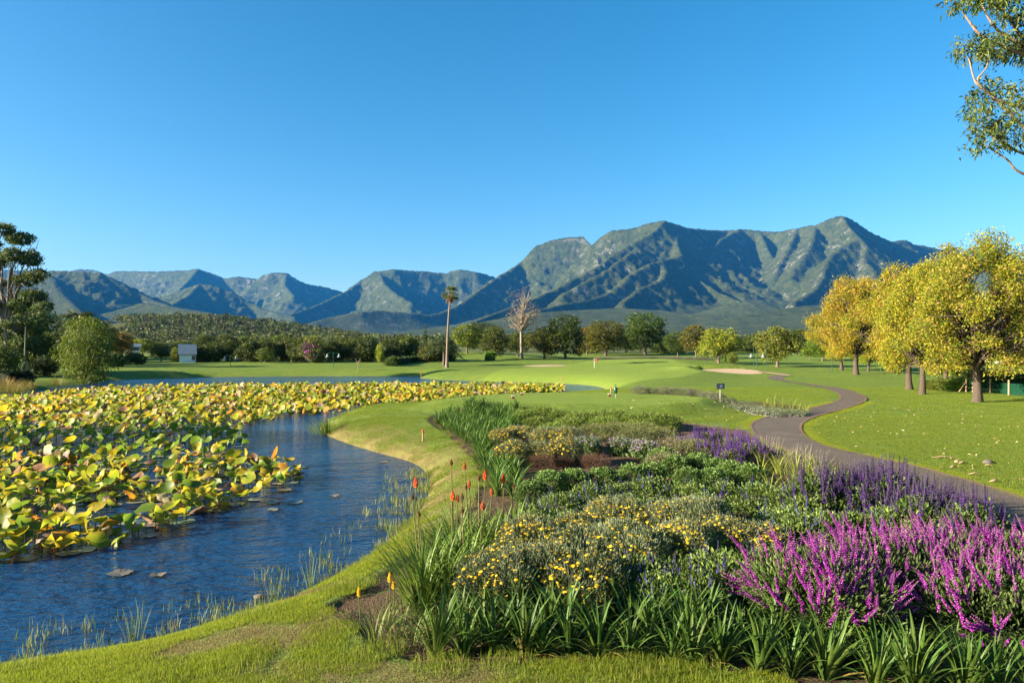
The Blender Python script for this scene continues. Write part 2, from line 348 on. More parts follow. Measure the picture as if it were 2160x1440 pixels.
GZ = GZ - 0.07 * (1 - smooth(-.12, .10, bsd)) + 0.05 * fbm(GX * 2.1, GY * 2.1, 3) * (bsd < 0)
nR, nC = GY.shape
i = np.arange(nR - 1)[:, None] * nC; j = np.arange(nC - 1)[None]
GF = np.stack([i + j, i + j + 1, i + nC + j + 1, i + nC + j], -1).reshape(-1, 4)
mud = (1 - smooth(.1, .42, lsd + .25 * fbm(GX * 1.7, GY * 1.7, 2))) * (1 - smooth(14, 19, GY)) * smooth(-.05, .15, fbm(GX * .9 + 4, GY * .9, 3) + .12)
A = {'soil': np.maximum(.85 * mud, np.maximum(1 - smooth(-.10, .12, bsd), 1 - smooth(-.2, .2, msd))),
     'mow': np.maximum(1 - smooth(-.4, .4, poly_sd(GREEN, GX, GY)), .75 * (1 - smooth(-.3, .3, poly_sd(TEE, GX, GY)))),
     'dry': (1 - smooth(0.15, 1.6, lsd + .6 * fbm(GX * .8, GY * .8, 3))) * (.3 + .35 * smooth(9, 14, GY)) * (1 - smooth(45, 75, GY)) + .2 * (1 - smooth(0, .5, lsd)) + .45 * smooth(.07, .16, fbm(GX * .55 + 3, GY * .9, 3)) * (1 - smooth(12.5, 13.5, GY)) * (GY > 3),
     'wild': smooth(170, 260, GY)}
t = NT('lawn_ground'); pos = t.pos()
n1 = t.noise(0.30, 5, 0.65, pos); n2 = t.noise(2.2, 5, 0.7, pos); n3 = t.noise(28.0, 3, 0.7, pos)
grass = t.mix(t.ramp(n1, [(0.35, 0.0), (0.65, 1.0)]), (0.085, 0.150, 0.014), (0.150, 0.195, 0.028))
grass = t.mix(t.ramp(n2, [(0.42, 0.0), (0.62, 0.85)]), grass, (0.055, 0.105, 0.010))
grass = t.mix(t.ramp(n3, [(0.35, 0.0), (0.75, 0.55)]), grass, (0.20, 0.24, 0.05))
wvs = t.n('ShaderNodeTexWave'); wvs.inputs['Scale'].default_value = 0.16; wvs.inputs['Distortion'].default_value = 1.2; wvs.inputs['Detail'].default_value = 1.0; t.l(t.mapping(pos, (1, 1, 1), (0, 0, R(62))), wvs.inputs['Vector'])
mown = t.mix(n1, (0.145, 0.215, 0.026), (0.175, 0.235, 0.038))
mown = t.mix(t.math('MULTIPLY', wvs.outputs[1], 0.30), mown, (0.12, 0.20, 0.022)); grass = t.mix(t.math('MULTIPLY', wvs.outputs[1], 0.22), grass, (0.07, 0.13, 0.012))
grass = t.mix(t.attr('mow', True), grass, mown)
dry = t.mix(n3, (0.16, 0.12, 0.045), (0.36, 0.28, 0.12))
grass = t.mix(t.math('MULTIPLY', t.attr('dry', True), t.ramp(n2, [(0.34, 0.0), (0.52, 1.0)]), True), grass, dry)
grass = t.mix(t.attr('wild', True), grass, t.mix(n1, (0.05, 0.07, 0.02), (0.11, 0.12, 0.04)))
soil = t.mix(n3, (0.030, 0.019, 0.011), (0.16, 0.11, 0.068))
c = t.mix(t.attr('soil', True), grass, soil)
bh = t.math('ADD', t.math('MULTIPLY', n3, 1.0), t.math('MULTIPLY', n2, 1.0))
lawn_mat = t.bsdf(c, 0.9, 0.12, t.bump(bh, 0.8, 0.12))
ground = link('ground', mk_mesh('ground', np.stack([GX, GY, GZ], -1).reshape(-1, 3), GF, lawn_mat, True, attrs={k: v.ravel() for k, v in A.items()}))
tag(ground, kind='structure')
# water
t = NT('lake_water'); pos = t.pos()
mp = t.mapping(pos, (1.0, 2.3, 1.0), (0, 0, R(12)))
n1 = t.math('ADD', t.noise(3.2, 3, 0.55, mp), t.math('MULTIPLY', t.noise(0.9, 2, 0.5, mp), 1.3)); n2 = t.noise(0.22, 2, 0.5, pos)
hgt = t.math('MULTIPLY', n1, t.ramp(n2, [(0.35, 0.45), (0.6, 1.0)]))
b = t.n('ShaderNodeBsdfPrincipled'); b.inputs['Base Color'].default_value = (0.004, 0.030, 0.085, 1); b.inputs['Roughness'].default_value = 0.11; b.inputs['IOR'].default_value = 1.33
b.inputs['Specular IOR Level'].default_value = 0.5
t.l(t.bump(hgt, 1.0, 0.11), b.inputs['Normal']); t.l(b.outputs[0], t.out.inputs[0])
wv = np.array([[-140, -25, WZ], [30, -25, WZ], [30, 125, WZ], [-140, 125, WZ]])
tag(link('water', mk_mesh('water', wv, np.array([[0, 1, 2, 3]]), t.m, False)), kind='structure')
# brick path
EA = [(1648,790.5),(1622,794.3),(1617,797),(1625,800),(1660,806),(1700,812.5),(1740,820),(1765,830),(1772,838),(1763,846.5),(1735,855),(1700,862.5),(1660,869.5),(1630,876),(1605,884),(1587,892),(1583,902),(1592,916),(1622,935),(1680,960),(1760,985),(1900,1027),(2160,1119),(2500,1250)]
EB = [(1668,791.5),(1652,796),(1651,799),(1666,804),(1706,809.7),(1752,816),(1791,823.5),(1817,832.5),(1829,841.5),(1820,850),(1795,859),(1768,867),(1730,877.5),(1706,886.5),(1693,897),(1692,909),(1703,923),(1728,936.5),(1765,948),(1850,968),(1960,992),(2060,1021),(2160,1053),(2500,1160)]
ga = spl([ground_at(x, y)[:2] for x, y in EA] + [(13.2, 6.6), (18, 0), (22, -8)], 8); gb = spl([ground_at(x, y)[:2] for x, y in EB] + [(15, 8.6), (20, 1.8), (24.2, -7)], 8)
def strip(a, b, n, lift, crown=0.0):
    s = np.linspace(0, 1, n)[None, :, None]; XY = a[:, None] * (1 - s) + b[:, None] * s
    Z = h_land(XY[..., 0], XY[..., 1]) + lift
    V = np.concatenate([XY, Z[..., None]], -1); m = len(a)
    i = np.arange(m - 1)[:, None] * n; j = np.arange(n - 1)[None]
    return V.reshape(-1, 3), np.stack([i + j, i + j + 1, i + n + j + 1, i + n + j], -1).reshape(-1, 4)[:, ::-1], XY
t = NT('brick_pavers'); uvn = t.n('ShaderNodeUVMap'); uvn.uv_map = 'uv'
br = t.n('ShaderNodeTexBrick'); br.inputs['Scale'].default_value = 1.0; br.inputs['Mortar Size'].default_value = 0.008; br.inputs['Brick Width'].default_value = 0.22; br.inputs['Row Height'].default_value = 0.11
br.inputs['Color1'].default_value = (0.11, 0.086, 0.062, 1); br.inputs['Color2'].default_value = (0.075, 0.060, 0.045, 1); br.inputs['Mortar'].default_value = (0.03, 0.026, 0.022, 1)
t.l(uvn.outputs[0], br.inputs['Vector'])
c = t.mix(t.ramp(t.noise(1.2, 4, 0.6, t.pos()), [(0.3, 0.0), (0.75, 0.6)]), br.outputs[0], (0.135, 0.108, 0.08), 'MIX')
paver_mat = t.bsdf(c, 0.85, 0.25, t.bump(br.outputs['Fac'], -0.5, 0.01))
t = NT('kerb_brick'); c = t.mix(t.noise(6, 3, .6, t.pos()), (0.13, 0.07, 0.055), (0.21, 0.125, 0.10)); kerb_mat = t.bsdf(c, 0.85, 0.2)
def add_uv(me, XY):
    uv = me.uv_layers.new(name='uv'); li = np.zeros(len(me.loops), np.int32); me.loops.foreach_get('vertex_index', li)
    mid = XY.mean(1); L = np.concatenate([[0], np.cumsum(np.linalg.norm(np.diff(mid, axis=0), axis=1))])
    W = np.linalg.norm(XY - XY[:, :1], axis=2); q = np.stack([W, np.repeat(L[:, None], XY.shape[1], 1)], -1).reshape(-1, 2)
    uv.data.foreach_set('uv', q[li].astype(np.float32).ravel())
dirn = (gb - ga) / np.linalg.norm(gb - ga, axis=1)[:, None]; KW = .15
V, Fq, XY = strip(ga + dirn * KW, gb - dirn * KW, 8, 0.035)
me = mk_mesh('cart_path', V, Fq, paver_mat, True); add_uv(me, XY)
path = tag(link('path', me), kind='structure')
for a, b in ((ga, ga + dirn * KW), (gb - dirn * KW, gb)):
    V, Fq, XY = strip(a, b, 3, 0.05); me = mk_mesh('kerb', V, Fq, kerb_mat, True); link('kerb', me, path)
# bunker
t = NT('bunker_sand'); n = t.noise(3, 4, .6, t.pos()); sand_mat = t.bsdf(t.mix(n, (0.30, 0.215, 0.14), (0.40, 0.295, 0.20)), 0.95, 0.1, t.bump(n, .4, .04))
def sand_sheet(name, outline, zf, n=9):
    o = spl(outline + outline[:1], 5)[:-1]; c = o.mean(0); V = [np.array([*c, zf(c[0], c[1])])]; Fs = []
    s = np.linspace(0, 1, n)[1:]
    P_ = c + (o[None] - c) * s[:, None, None]; m = len(o)
    Z = zf(P_[..., 0], P_[..., 1]); V = np.concatenate([[[*c, float(zf(np.array(c[0]), np.array(c[1])))]], np.concatenate([P_, Z[..., None]], -1).reshape(-1, 3)])
    F3 = np.array([[0, 1 + k, 1 + (k + 1) % m] for k in range(m)]); F4 = [[1 + r * m + k, 1 + (r + 1) * m + k, 1 + (r + 1) * m + (k + 1) % m, 1 + r * m + (k + 1) % m] for r in range(len(s) - 1) for k in range(m)]
    return tag(link(name, mk_mesh(name, V, [F3, np.array(F4)], sand_mat)), kind='structure')
bx, by = BUNK_C
def bz(x, y):
    u = (x - bx) / 5.2; v = (y - by) / 3.6
    return 0.28 + 0.42 * v + 0.85 * (1 - smooth(-1.0, -.72, u)) * .9 - .12 * (1 - u * u - v * v)
sand_sheet('bunker', [(bx + 5.0 * math.cos(a) * 1.02, by + 3.3 * math.sin(a) * (1.0 + .1 * math.sin(2 * a))) for a in np.linspace(0, 2 * math.pi, 14, endpoint=False)], bz)
c2 = ground_at(1150, 772); sand_sheet('bunker', [(c2[0] + 3.6 * math.cos(a), c2[1] + 2.2 * math.sin(a)) for a in np.linspace(0, 2 * math.pi, 12, endpoint=False)], lambda x, y: h_land(x, y) + .06 + .12 * (y - c2[1]) / 5)
V = [ground_at(x, y)[:2] for x, y in ((1590, 783.4), (1625, 786.2), (1670, 791.5), (1664, 793), (1622, 788.2), (1588, 784.6))]
me = mk_mesh('sand_strip', np.array([[x, y, zat(x, y) + .05] for x, y in V]), np.array([[0, 1, 2, 3, 4, 5][::-1]]), sand_mat); tag(link('sandy_track', me), kind='structure')
# ------------------------------------------------------------------ foliage kit
def unit(v): return v / (np.linalg.norm(v, axis=-1, keepdims=True) + 1e-9)
def rdir(n): return unit(rng.normal(size=(n, 3)))
def leaf_mat(name, trans=0.35, rough=0.55, spec=0.25, var=0.35):
    t = NT(name); oi = t.n('ShaderNodeObjectInfo')
    c = t.mix(1.0, t.attr('col'), oi.outputs['Color'], 'MULTIPLY')
    hv = t.n('ShaderNodeHueSaturation'); t.l(c, hv.inputs['Color'])
    v = t.math('ADD', t.math('MULTIPLY', oi.outputs['Random'], var), 1 - var / 2); t.l(v, hv.inputs['Value'])
    return t.bsdf(hv.outputs[0], rough, spec, None, trans)
LEAF = leaf_mat('foliage'); GOLD = leaf_mat('autumn_foliage', 0.5, 0.6, 0.2, 0.2); PETAL = leaf_mat('petals', 0.25, 0.6, 0.2, 0.2); STRAP = leaf_mat('strap_leaf', 0.25, 0.5, 0.25, 0.25)
t = NT('bark'); tc = t.n('ShaderNodeTexCoord').outputs['Object']; oi = t.n('ShaderNodeObjectInfo')
n = t.noise(3, 5, .65, t.mapping(tc, (4, 4, 1))); c = t.mix(1.0, t.mix(n, (0.45, 0.43, 0.40), (1, 1, 1)), oi.outputs['Color'], 'MULTIPLY')
BARK = t.bsdf(c, 0.9, 0.15, t.bump(n, .7, .06))
def leaves(mb, C, N, L, W, col, droop=0.0):
    n = len(C); S = unit(np.cross(N, rdir(n))); U = np.cross(S, N); L = np.broadcast_to(L, n)[:, None]; W = np.broadcast_to(W, n)[:, None]
    mid = C + N * L * .5 + U * L * .08
    tip = C + N * L - np.array([0, 0, 1.]) * L * droop
    V = np.stack([C, mid + S * W / 2, tip, mid - S * W / 2], 1).reshape(-1, 3)
    mb.add(V, np.arange(4 * n).reshape(n, 4), np.repeat(col, 4, 0))
def pal(n, cols, wts=None, jit=0.18, cl=None):
    cols = np.asarray(cols, float); k = rng.choice(len(cols), n, p=wts); c = cols[k] * np.exp(rng.normal(0, jit, (n, 1)))
    return np.clip(c, 0, 1)
def lobe_points(lobes, n, shell=.16, inner=.72, low=-9):
    lb = np.asarray(lobes, float); wt = (lb[:, 3] * lb[:, 4] * lb[:, 5]) ** .67; out = []; outn = []
    while sum(map(len, out)) < n:
        m = n * 2; k = rng.choice(len(lb), m, p=wt / wt.sum()); d = rdir(m); r = 1 - np.abs(rng.normal(0, shell, m))
        p = lb[k, :3] + d * lb[k, 3:] * r[:, None]
        q = np.linalg.norm((p[:, None] - lb[None, :, :3]) / lb[None, :, 3:], axis=2); q[np.arange(m), k] = 9
        ok = (q.min(1) > inner) & (p[:, 2] > low); out.append(p[ok]); outn.append(unit(d / lb[k, 3:])[ok])
    return np.concatenate(out)[:n], np.concatenate(outn)[:n]
def crown_mesh(name, lobes, ncl, per, spread, L, W, cols, wts=None, up=.35, outw=.5, droop=.15, shell=.16, low=-9, clvar=.22, inner=.72, mat=None):
    C, Nn = lobe_points(lobes, ncl, shell, inner, low); n = ncl * per
    cc = np.repeat(C, per, 0) + rng.normal(0, spread, (n, 3)) * np.array([1, 1, .8]); nn = np.repeat(Nn, per, 0)
    ax = unit(rdir(n) + nn * outw + np.array([0, 0, up]))
    k = rng.choice(len(cols), ncl, p=wts); k2 = np.where(rng.random(n) < .65, np.repeat(k, per), rng.choice(len(cols), n, p=wts))
    col = np.asarray(cols, float)[k2] * np.exp(np.repeat(rng.normal(0, clvar, ncl), per) + rng.normal(0, .15, n))[:, None]
    mb = MB(); leaves(mb, cc, ax, L * rng.uniform(.6, 1.25, n), W * rng.uniform(.7, 1.2, n), np.clip(col, 0, 1), droop)
    return mb.mesh(name, mat or LEAF, False), C
def limb_mesh(name, H, r0, fork, targets, nlimb, wob=.12, lean=0.0, flare=1.35, sub=2):
    mb = MB(); top = np.array([lean, 0, fork])
    zz = np.linspace(0, 1, 8); tr = np.stack([lean * zz ** 1.5 + wob * .3 * np.sin(zz * 4), wob * .25 * np.sin(zz * 5 + 1), zz * fork], -1)
    mb.tube(tr, r0 * (1 - .35 * zz) * (1 + (flare - 1) * np.exp(-zz * 9)), 9)
    idx = rng.choice(len(targets), min(nlimb, len(targets)), replace=False)
    for q in idx:
        T = targets[q] * np.array([.94, .94, .97]); s0 = tr[-1 - rng.integers(0, 3)]; L = np.linalg.norm(T - s0)
        t_ = np.linspace(0, 1, 7)[:, None]; mid = s0 + (T - s0) * .5 + np.array([0, 0, .16 * L]) * rng.uniform(-.2, 1)
        p = (1 - t_) ** 2 * s0 + 2 * t_ * (1 - t_) * mid + t_ ** 2 * T + rng.normal(0, wob * .16 * L / 3, (7, 3)) * (t_ * (1 - t_) * 4)
        ra = r0 * rng.uniform(.28, .5); mb.tube(p, ra * (1 - .85 * t_[:, 0]) , 6, cap=False)
        for _ in range(sub):
            a = rng.integers(2, 6); e = p[a] + unit(unit(p[6] - p[a]) + rng.normal(0, .6, 3)) * L * rng.uniform(.15, .35)
            m2 = (p[a] + e) / 2 + rng.normal(0, .04 * L, 3); mb.tube(np.array([p[a], m2, e]), ra * np.array([.4, .25, .08]), 5, cap=False)
    return mb.mesh(name, BARK)
PROTO = {}
def proto(key, H, W, r0, fork, lobes, ncl, per, spread, L, Wd, cols, wts=None, nlimb=12, **kw):
    lim = {k: kw.pop(k) for k in ('wob', 'lean', 'sub', 'flare') if k in kw}
    cm, C = crown_mesh(key + '_crown', lobes, ncl, per, spread, L, Wd, cols, wts, **kw)
    co = np.zeros(len(cm.vertices) * 3, np.float32); cm.vertices.foreach_get('co', co); co = co.reshape(-1, 3)
    H = float(np.percentile(co[:, 2], 99.7)); W = float(np.percentile(np.hypot(co[:, 0], co[:, 1]), 97)) * 2
    PROTO[key] = (H, W, cm, limb_mesh(key + '_trunk', H, r0, fork, C, nlimb, **lim))
def put_tree(key, x, y, z, H, W, name, label, cat, group=None, tint=(1, 1, 1), bark=(.16, .12, .09), rz=None, depth=None):
    h0, w0, cm, tm = PROTO[key]; sx = W / w0; sz = H / h0
    root = thing(name, label, cat, (x, y, z - .05), rng.uniform(0, 6.28) if rz is None else rz, group)
    root.scale = (sx, depth or sx, sz)
    a = link('trunk', tm, root); a.color = (*bark, 1); b = link('crown', cm, root); b.color = (*tint, 1)
    return root
def rand_lobes(n, R_, H0, H1, r, flat=.8, seed=0):
    g = np.random.default_rng(seed); out = []
    for k in range(n):
        wild = 1.0 if n < 20 else g.uniform(.75, 1.3)
        a = k * 2.4 + g.uniform(-.4, .4); f = (k + .5) / n; z = H0 + (H1 - H0) * f; rr = R_ * math.sin(math.pi * min(max(.18 + .74 * f, .1), .93)) * g.uniform(.45, .8) * wild
        q = r * g.uniform(.75, 1.25); out.append((rr * math.cos(a), rr * math.sin(a), z, q, q, q * flat))
    return out
G1 = [(.10, .145, .022), (.065, .105, .016), (.15, .18, .03)]
proto('round', 9, 8, .28, 2.4, rand_lobes(11, 3.6, 2.7, 7.6, 1.75, .85, 1), 620, 11, .33, .40, .26, G1, low=1.2)
proto('dome', 8, 9, .30, 2.0, rand_lobes(12, 4.2, 2.6, 6.6, 1.7, .8, 2), 640, 11, .34, .40, .26, G1, low=1.3)
proto('tall', 11, 8, .30, 2.6, rand_lobes(14, 3.4, 2.6, 9.6, 1.7, .95, 3), 700, 11, .34, .40, .26, G1, low=1.4)
proto('shrub', 3, 4, .10, .5, rand_lobes(9, 1.7, .45, 2.3, .85, .8, 4), 420, 11, .18, .24, .15, G1, low=.02)
proto('shrub2', 3, 5, .10, .5, rand_lobes(10, 2.3, .4, 2.1, .85, .8, 14), 420, 11, .2, .26, .16, G1, low=.02)
proto('weeping', 9, 8, .3, 1.5, rand_lobes(16, 3.3, .9, 7.7, 1.5, 1.1, 5), 900, 12, .34, .34, .13, G1, low=.15, up=-.1, droop=.4)
proto('cypress', 9, 2.2, .15, .8, [(0, 0, 1 + k * .8, 1.0 - k * .085, 1.0 - k * .085, .9) for k in range(10)], 260, 11, .13, .3, .14, [(.045, .07, .02), (.03, .05, .015)], up=1.2, nlimb=3, low=.1)
proto('bare', 15, 9, .30, 8.0, rand_lobes(12, 4.4, 6.5, 14.0, 1.4, 1, 6), 330, 4, .45, .2, .15, [(.24, .13, .07), (.18, .16, .05), (.26, .19, .09)], nlimb=46, sub=6, wob=.3)
YC = [(.34, .29, .022), (.24, .265, .022), (.12, .175, .02), (.32, .19, .07), (.42, .34, .06)]; YW = [.26, .36, .20, .07, .11]
for q, sd in (('yellow_a', 21), ('yellow_b', 22), ('yellow_c', 23)):
    proto(q, 10, 9.4, .27, 2.9, rand_lobes(30, 4.9, 2.3, 9.4, 1.0, .85, sd), 2300, 18, .22, .145, .105, YC, YW, nlimb=70, sub=5, low=1.25, clvar=.14, wob=.18, mat=GOLD, shell=.3, inner=.5)
ALL_T = []
def tree(key, px, base, top, wpx, name, label, tint=(1, 1, 1), bark=(.16, .12, .09), D=None, cat='tree', group=None, extra=0.0, depth=None):
    if D is None: g = ground_at(px, base)
    else:
        x = (px - CX) / F * D; g = np.array([x, D, zat(x, D)])
    zt = EYE + (HY - top) / F * g[1]
    return put_tree(key, g[0], g[1], g[2], zt - g[2], wpx / F * g[1], name, label, cat, group, tint, bark, depth=depth)
DG = (.62, .68, .75); BR = (1.35, .82, .75)
mid_trees = [
 ('round', 985, 745, 684, 66, 'light green round tree left of the clipped box hedge', (1.35, 1.25, .8)),
 ('tall', 1042, 758, 689, 62, 'olive green tree on a thin trunk right of the box hedge', (1.0, .9, .8)),
 ('tall', 1020, 742, 680, 80, 'dark tree behind the light green round tree', (.55, .6, .6)),
 ('dome', 1148, 756, 690, 80, 'brownish bushy tree at the foot of the tall bare tree', (.95, .8, .7)),
 ('round', 1092, 752, 700, 60, 'dull green tree left of the tall bare trunk', (.85, .85, .8)),
 ('tall', 1192, 757, 664, 82, 'dark green pointed tree right of the tall bare tree', (.6, .68, .6)),
 ('round', 1238, 748, 690, 54, 'small russet tree between two large dark trees', (1.5, .85, .7)),
 ('tall', 1278, 750, 676, 92, 'brown tinged dense tree behind the red flag', (1.05, .78, .6)),
 ('tall', 1360, 748, 660, 96, 'largest deep green tree, on the mound behind the putting green', (.72, .85, .7)),
 ('dome', 1320, 744, 700, 70, 'low dark tree left of the largest deep green tree', (.5, .55, .5)),
 ('round', 1430, 754, 700, 62, 'small green tree right of the largest deep green tree', (.75, .85, .7)),
 ('round', 1468, 757, 685, 62, 'rust topped dark tree with a leaning dark trunk', (1.05, .72, .6)),
 ('dome', 1516, 766, 692, 94, 'bright yellow green round tree left of the sand bunker', (1.7, 1.45, .7)),
 ('dome', 1640, 774, 689, 98, 'olive spreading tree with a forked trunk beyond the sand bunker', (1.15, .95, .75)),
 ('round', 1735, 761, 714, 58, 'bright green round tree left of the golden trees', (1.3, 1.5, .8)),
 ('round', 1708, 760, 718, 36, 'small fresh green tree touching a bright green round one', (1.25, 1.35, .8)),
]
for key, px, b, tp, wd, lab, tint in mid_trees: tree(key, px, b, tp, wd, 'broadleaf_tree', lab, tuple(.82 * q for q in tint), group='trees along the far fairway')
g_ = ground_at(1100, 756)
tree('bare', 1100, 756, 604, 92, 'plane_tree', 'tall half bare tree with pale trunk and a few red leaves', (1, 1, 1), (.30, .255, .20))
for px, b, tp, wd, D, key, tint, lab in ((1575, 745, 708, 60, 215, 'shrub', (.6, .62, .55), 'dark bush right behind the yellow green tree'), (1600, 745, 704, 70, 225, 'shrub2', (.75, .65, .5), 'brownish bush between the bunker tree and the yellow green tree'), (1690, 740, 694, 70, 230, 'round', (.6, .6, .5), 'dark tree peeping over the olive spreading tree'), (1770, 740, 705, 80, 240, 'round', (.6, .62, .5), 'dark tree behind the edge of the golden trees'), (1550, 742, 712, 50, 240, 'shrub', (.5, .55, .5), 'small dark bush behind the bunker trees'), (1400, 745, 715, 60, 210, 'shrub2', (.65, .7, .6), 'low bush behind the lavender mound'), (1250, 748, 716, 60, 215, 'shrub', (.85, .8, .6), 'low olive bush behind the red flag'), (1660, 742, 716, 70, 230, 'shrub2', (.5, .55, .5), 'low dark bush behind the forked trunk')):
    tree(key, px, b, tp, wd, 'broadleaf_tree', lab, tint, D=D, group='bushes behind the fairway trees')
# dark belt of bushes left of the palm
belt = [(425, 729, 40, .7, 'dark bush right of the white building'), (452, 722, 46, .62, 'broad dark bush, second right of the white building'), (488, 716, 52, .58, 'clipped dark bush behind the left double lamp'), (525, 716, 50, .62, 'dark bush behind the small lone tree'), (560, 713, 46, .8, 'olive bush behind the small lone tree'), (596, 714, 52, .6, 'dark maroon tinged bush left of the pink bougainvillea'), (632, 712, 44, .65, 'dark bush hugging the bougainvillea on its left'), (700, 716, 50, .72, 'dark green bush right of the bougainvillea'), (738, 712, 52, .75, 'grey green dense bush behind the right double lamp'), (775, 716, 46, .6, 'dark dense bush left of the yellow bush'), (826, 714, 44, .6, 'dark bush right of the yellow bush'), (858, 708, 52, .85, 'taller olive bush left of the cypress'), (905, 722, 46, .75, 'pinkish brown bush below the cypress'), (935, 715, 50, .5, 'dark bush behind the pair of palm trunks')]
for k, (px, tp, wd, v, lab) in enumerate(belt):
    tint = (v * 1.15, v * .95, v * .75) if k in (5, 12) else (v, v, v * .9)
    tree(('shrub', 'shrub2')[k % 2], px, 752, tp, wd * 1.2, 'bush', lab, tuple(.75 * q for q in tint), D=136 + 4 * (k % 3), cat='bush', group='belt of dark bushes across the lake')
tree('shrub', 801, 752, 724, 20, 'bush', 'small bright yellow bush in the dark belt', (2.2, 1.9, .7), D=134, cat='bush')
tree('shrub', 660, 752, 711, 52, 'bougainvillea', 'bougainvillea mound with magenta flowers and yellow top', (.9, .8, .9), D=133, cat='bush')
bo = sc.objects['bougainvillea']; mb = MB(); n = 130; d = rdir(n); d[:, 1] = -np.abs(d[:, 1]); c = np.array([0, 0, 1.5]) + d * np.array([1.7, 1.7, 1.25]) * rng.uniform(.9, 1.05, (n, 1)); k = (c[:, 2] < 2.0) | (rng.random(n) < .3); leaves(mb, c[k], rdir(k.sum()), .3, .22, pal(k.sum(), [(.26, .03, .22), (.32, .06, .28), (.18, .02, .15)])); bo.rotation_euler[2] = 0; q = link('flowers', mb.mesh('bougainvillea_flowers', PETAL, False), bo); q['kind'] = 'stuff'
tree('round', 560, 765, 733, 40, 'broadleaf_tree', 'small lone round tree on the lawn across the lake', (.95, .95, .8))
tree('shrub2', 826, 772, 750, 34, 'bush', 'low spreading bush at the end of the dark hedge', (.5, .6, .55), cat='bush')
tree('cypress', 897, 740, 685, 13, 'cypress_tree', 'slim dark cypress rising above the bushes', D=160)
# back bushes further behind (left)
back = [(300, 712, 60, .9, 175), (345, 718, 60, .65, 180), (385, 716, 50, .7, 185), (430, 704, 50, .7, 190), (475, 702, 46, .5, 185), (520, 706, 60, .7, 190), (590, 704, 60, .8, 190), (660, 706, 60, .9, 185), (720, 708, 60, .65, 188), (770, 708, 60, .6, 190), (850, 706, 60, .55, 185)]
BL = ['pale yellow distant tree right of the reddish brown tree', 'distant dark tree top above the small white gable', 'distant tree top directly behind the white building', 'distant tree top above the first bushes right of the white building', 'dark pointed distant tree above the left double lamp', 'distant tree top left of the small lone tree', 'distant tree top above and right of the small lone tree', 'yellowish distant tree top above the bougainvillea', 'distant tree top right of the bougainvillea', 'distant tree top behind the yellow bush', 'distant dark tree top left of the cypress']
for k, (px, tp, wd, v, D) in enumerate(back):
    tree(('round', 'dome', 'shrub2')[k % 3], px, 748, tp + 2, wd, 'broadleaf_tree', BL[k], (v * (1.5 if k in (0, 7) else 1.0), v * (1.3 if k in (0, 7) else 1.0), v * .8), D=D, group='tree tops behind the dark belt')
# left shore
tree('weeping', 180, 806, 668, 128, 'willow', 'large feathery yellow green tree overhanging the water', (.95, .95, .55))
tree('round', 258, 772, 700, 46, 'broadleaf_tree', 'reddish brown tree behind the feathery green tree', (1.7, .85, .75), D=150)
tree('shrub2', 285, 776, 742, 46, 'bush', 'dark bush on the far lawn beside the feathery tree', (.5, .55, .5), D=125, cat='bush')
tree('shrub', 245, 790, 745, 40, 'bush', 'dark bush at the water edge right of the feathery tree', (.5, .55, .5), D=112, cat='bush')
tree('dome', 340, 764, 722, 46, 'broadleaf_tree', 'dark tree left of the white building', (.55, .6, .5), D=138)
tree('shrub', 370, 762, 732, 26, 'bush', 'yellow green bush against the white building wall', (1.4, 1.2, .7), D=134, cat='bush')
tree('round', 60, 800, 690, 90, 'broadleaf_tree', 'dark shaded tree behind the tall agave flower stalk', (.55, .58, .5), D=92)
tree('round', 112, 803, 700, 80, 'broadleaf_tree', 'shaded tree between agave and feathery green tree', (.6, .62, .5), D=96)
tree('shrub', 8, 812, 725, 70, 'bush', 'shaded bush at the left edge of the picture', (.55, .6, .5), D=84, cat='bush')
tree('shrub', 95, 806, 750, 60, 'bush', 'black green bush right of the agave', (.35, .4, .38), D=88, cat='bush')
# gum tree at the left edge
el = [(-3.4, .5, 17.5, 2.0, 2.0, 1.1), (-.3, -.5, 19.3, 1.6, 1.6, .9), (1.6, .3, 18.2, 1.9, 1.8, .8), (2.8, .4, 15.6, 1.7, 1.7, 1.1), (1.2, -.8, 15.9, 1.3, 1.4, .9), (-1.6, .2, 15.2, 1.7, 1.6, 1.0), (4.1, 0, 13.3, 1.5, 1.4, .8), (2.2, .5, 12.6, 1.6, 1.5, .8), (-2.6, .6, 12.2, 1.9, 1.7, 1.0), (3.3, .4, 10.5, 1.9, 1.6, .8), (5.2, -.3, 9.0, 1.1, 1.1, .7), (1.6, .3, 9.3, 1.5, 1.4, .9), (-1.9, -.3, 9.2, 1.9, 1.7, 1.0), (3.4, .2, 6.8, 1.0, 1.0, .6), (1.0, .4, 6.7, 2.0, 1.8, .9), (-2.4, .2, 6.0, 2.0, 1.8, 1.0), (2.2, .1, 4.4, 1.7, 1.5, .9)]
proto('gum', 20, 9, .42, 7.5, [(a_, b_, c_, d_ * .86, e_ * .86, f_ * .82) for a_, b_, c_, d_, e_, f_ in el], 1700, 15, .2, .34, .17, [(.075, .115, .028), (.045, .075, .02), (.115, .14, .035)], nlimb=46, sub=3, wob=.3)
tree('gum', 14, 806, 474, 156, 'gum_tree', 'tall gum tree with clumped dark foliage at the left edge', (1, 1, 1), (.25, .22, .18), D=90); sc.objects['gum_tree'].rotation_euler[2] = 0
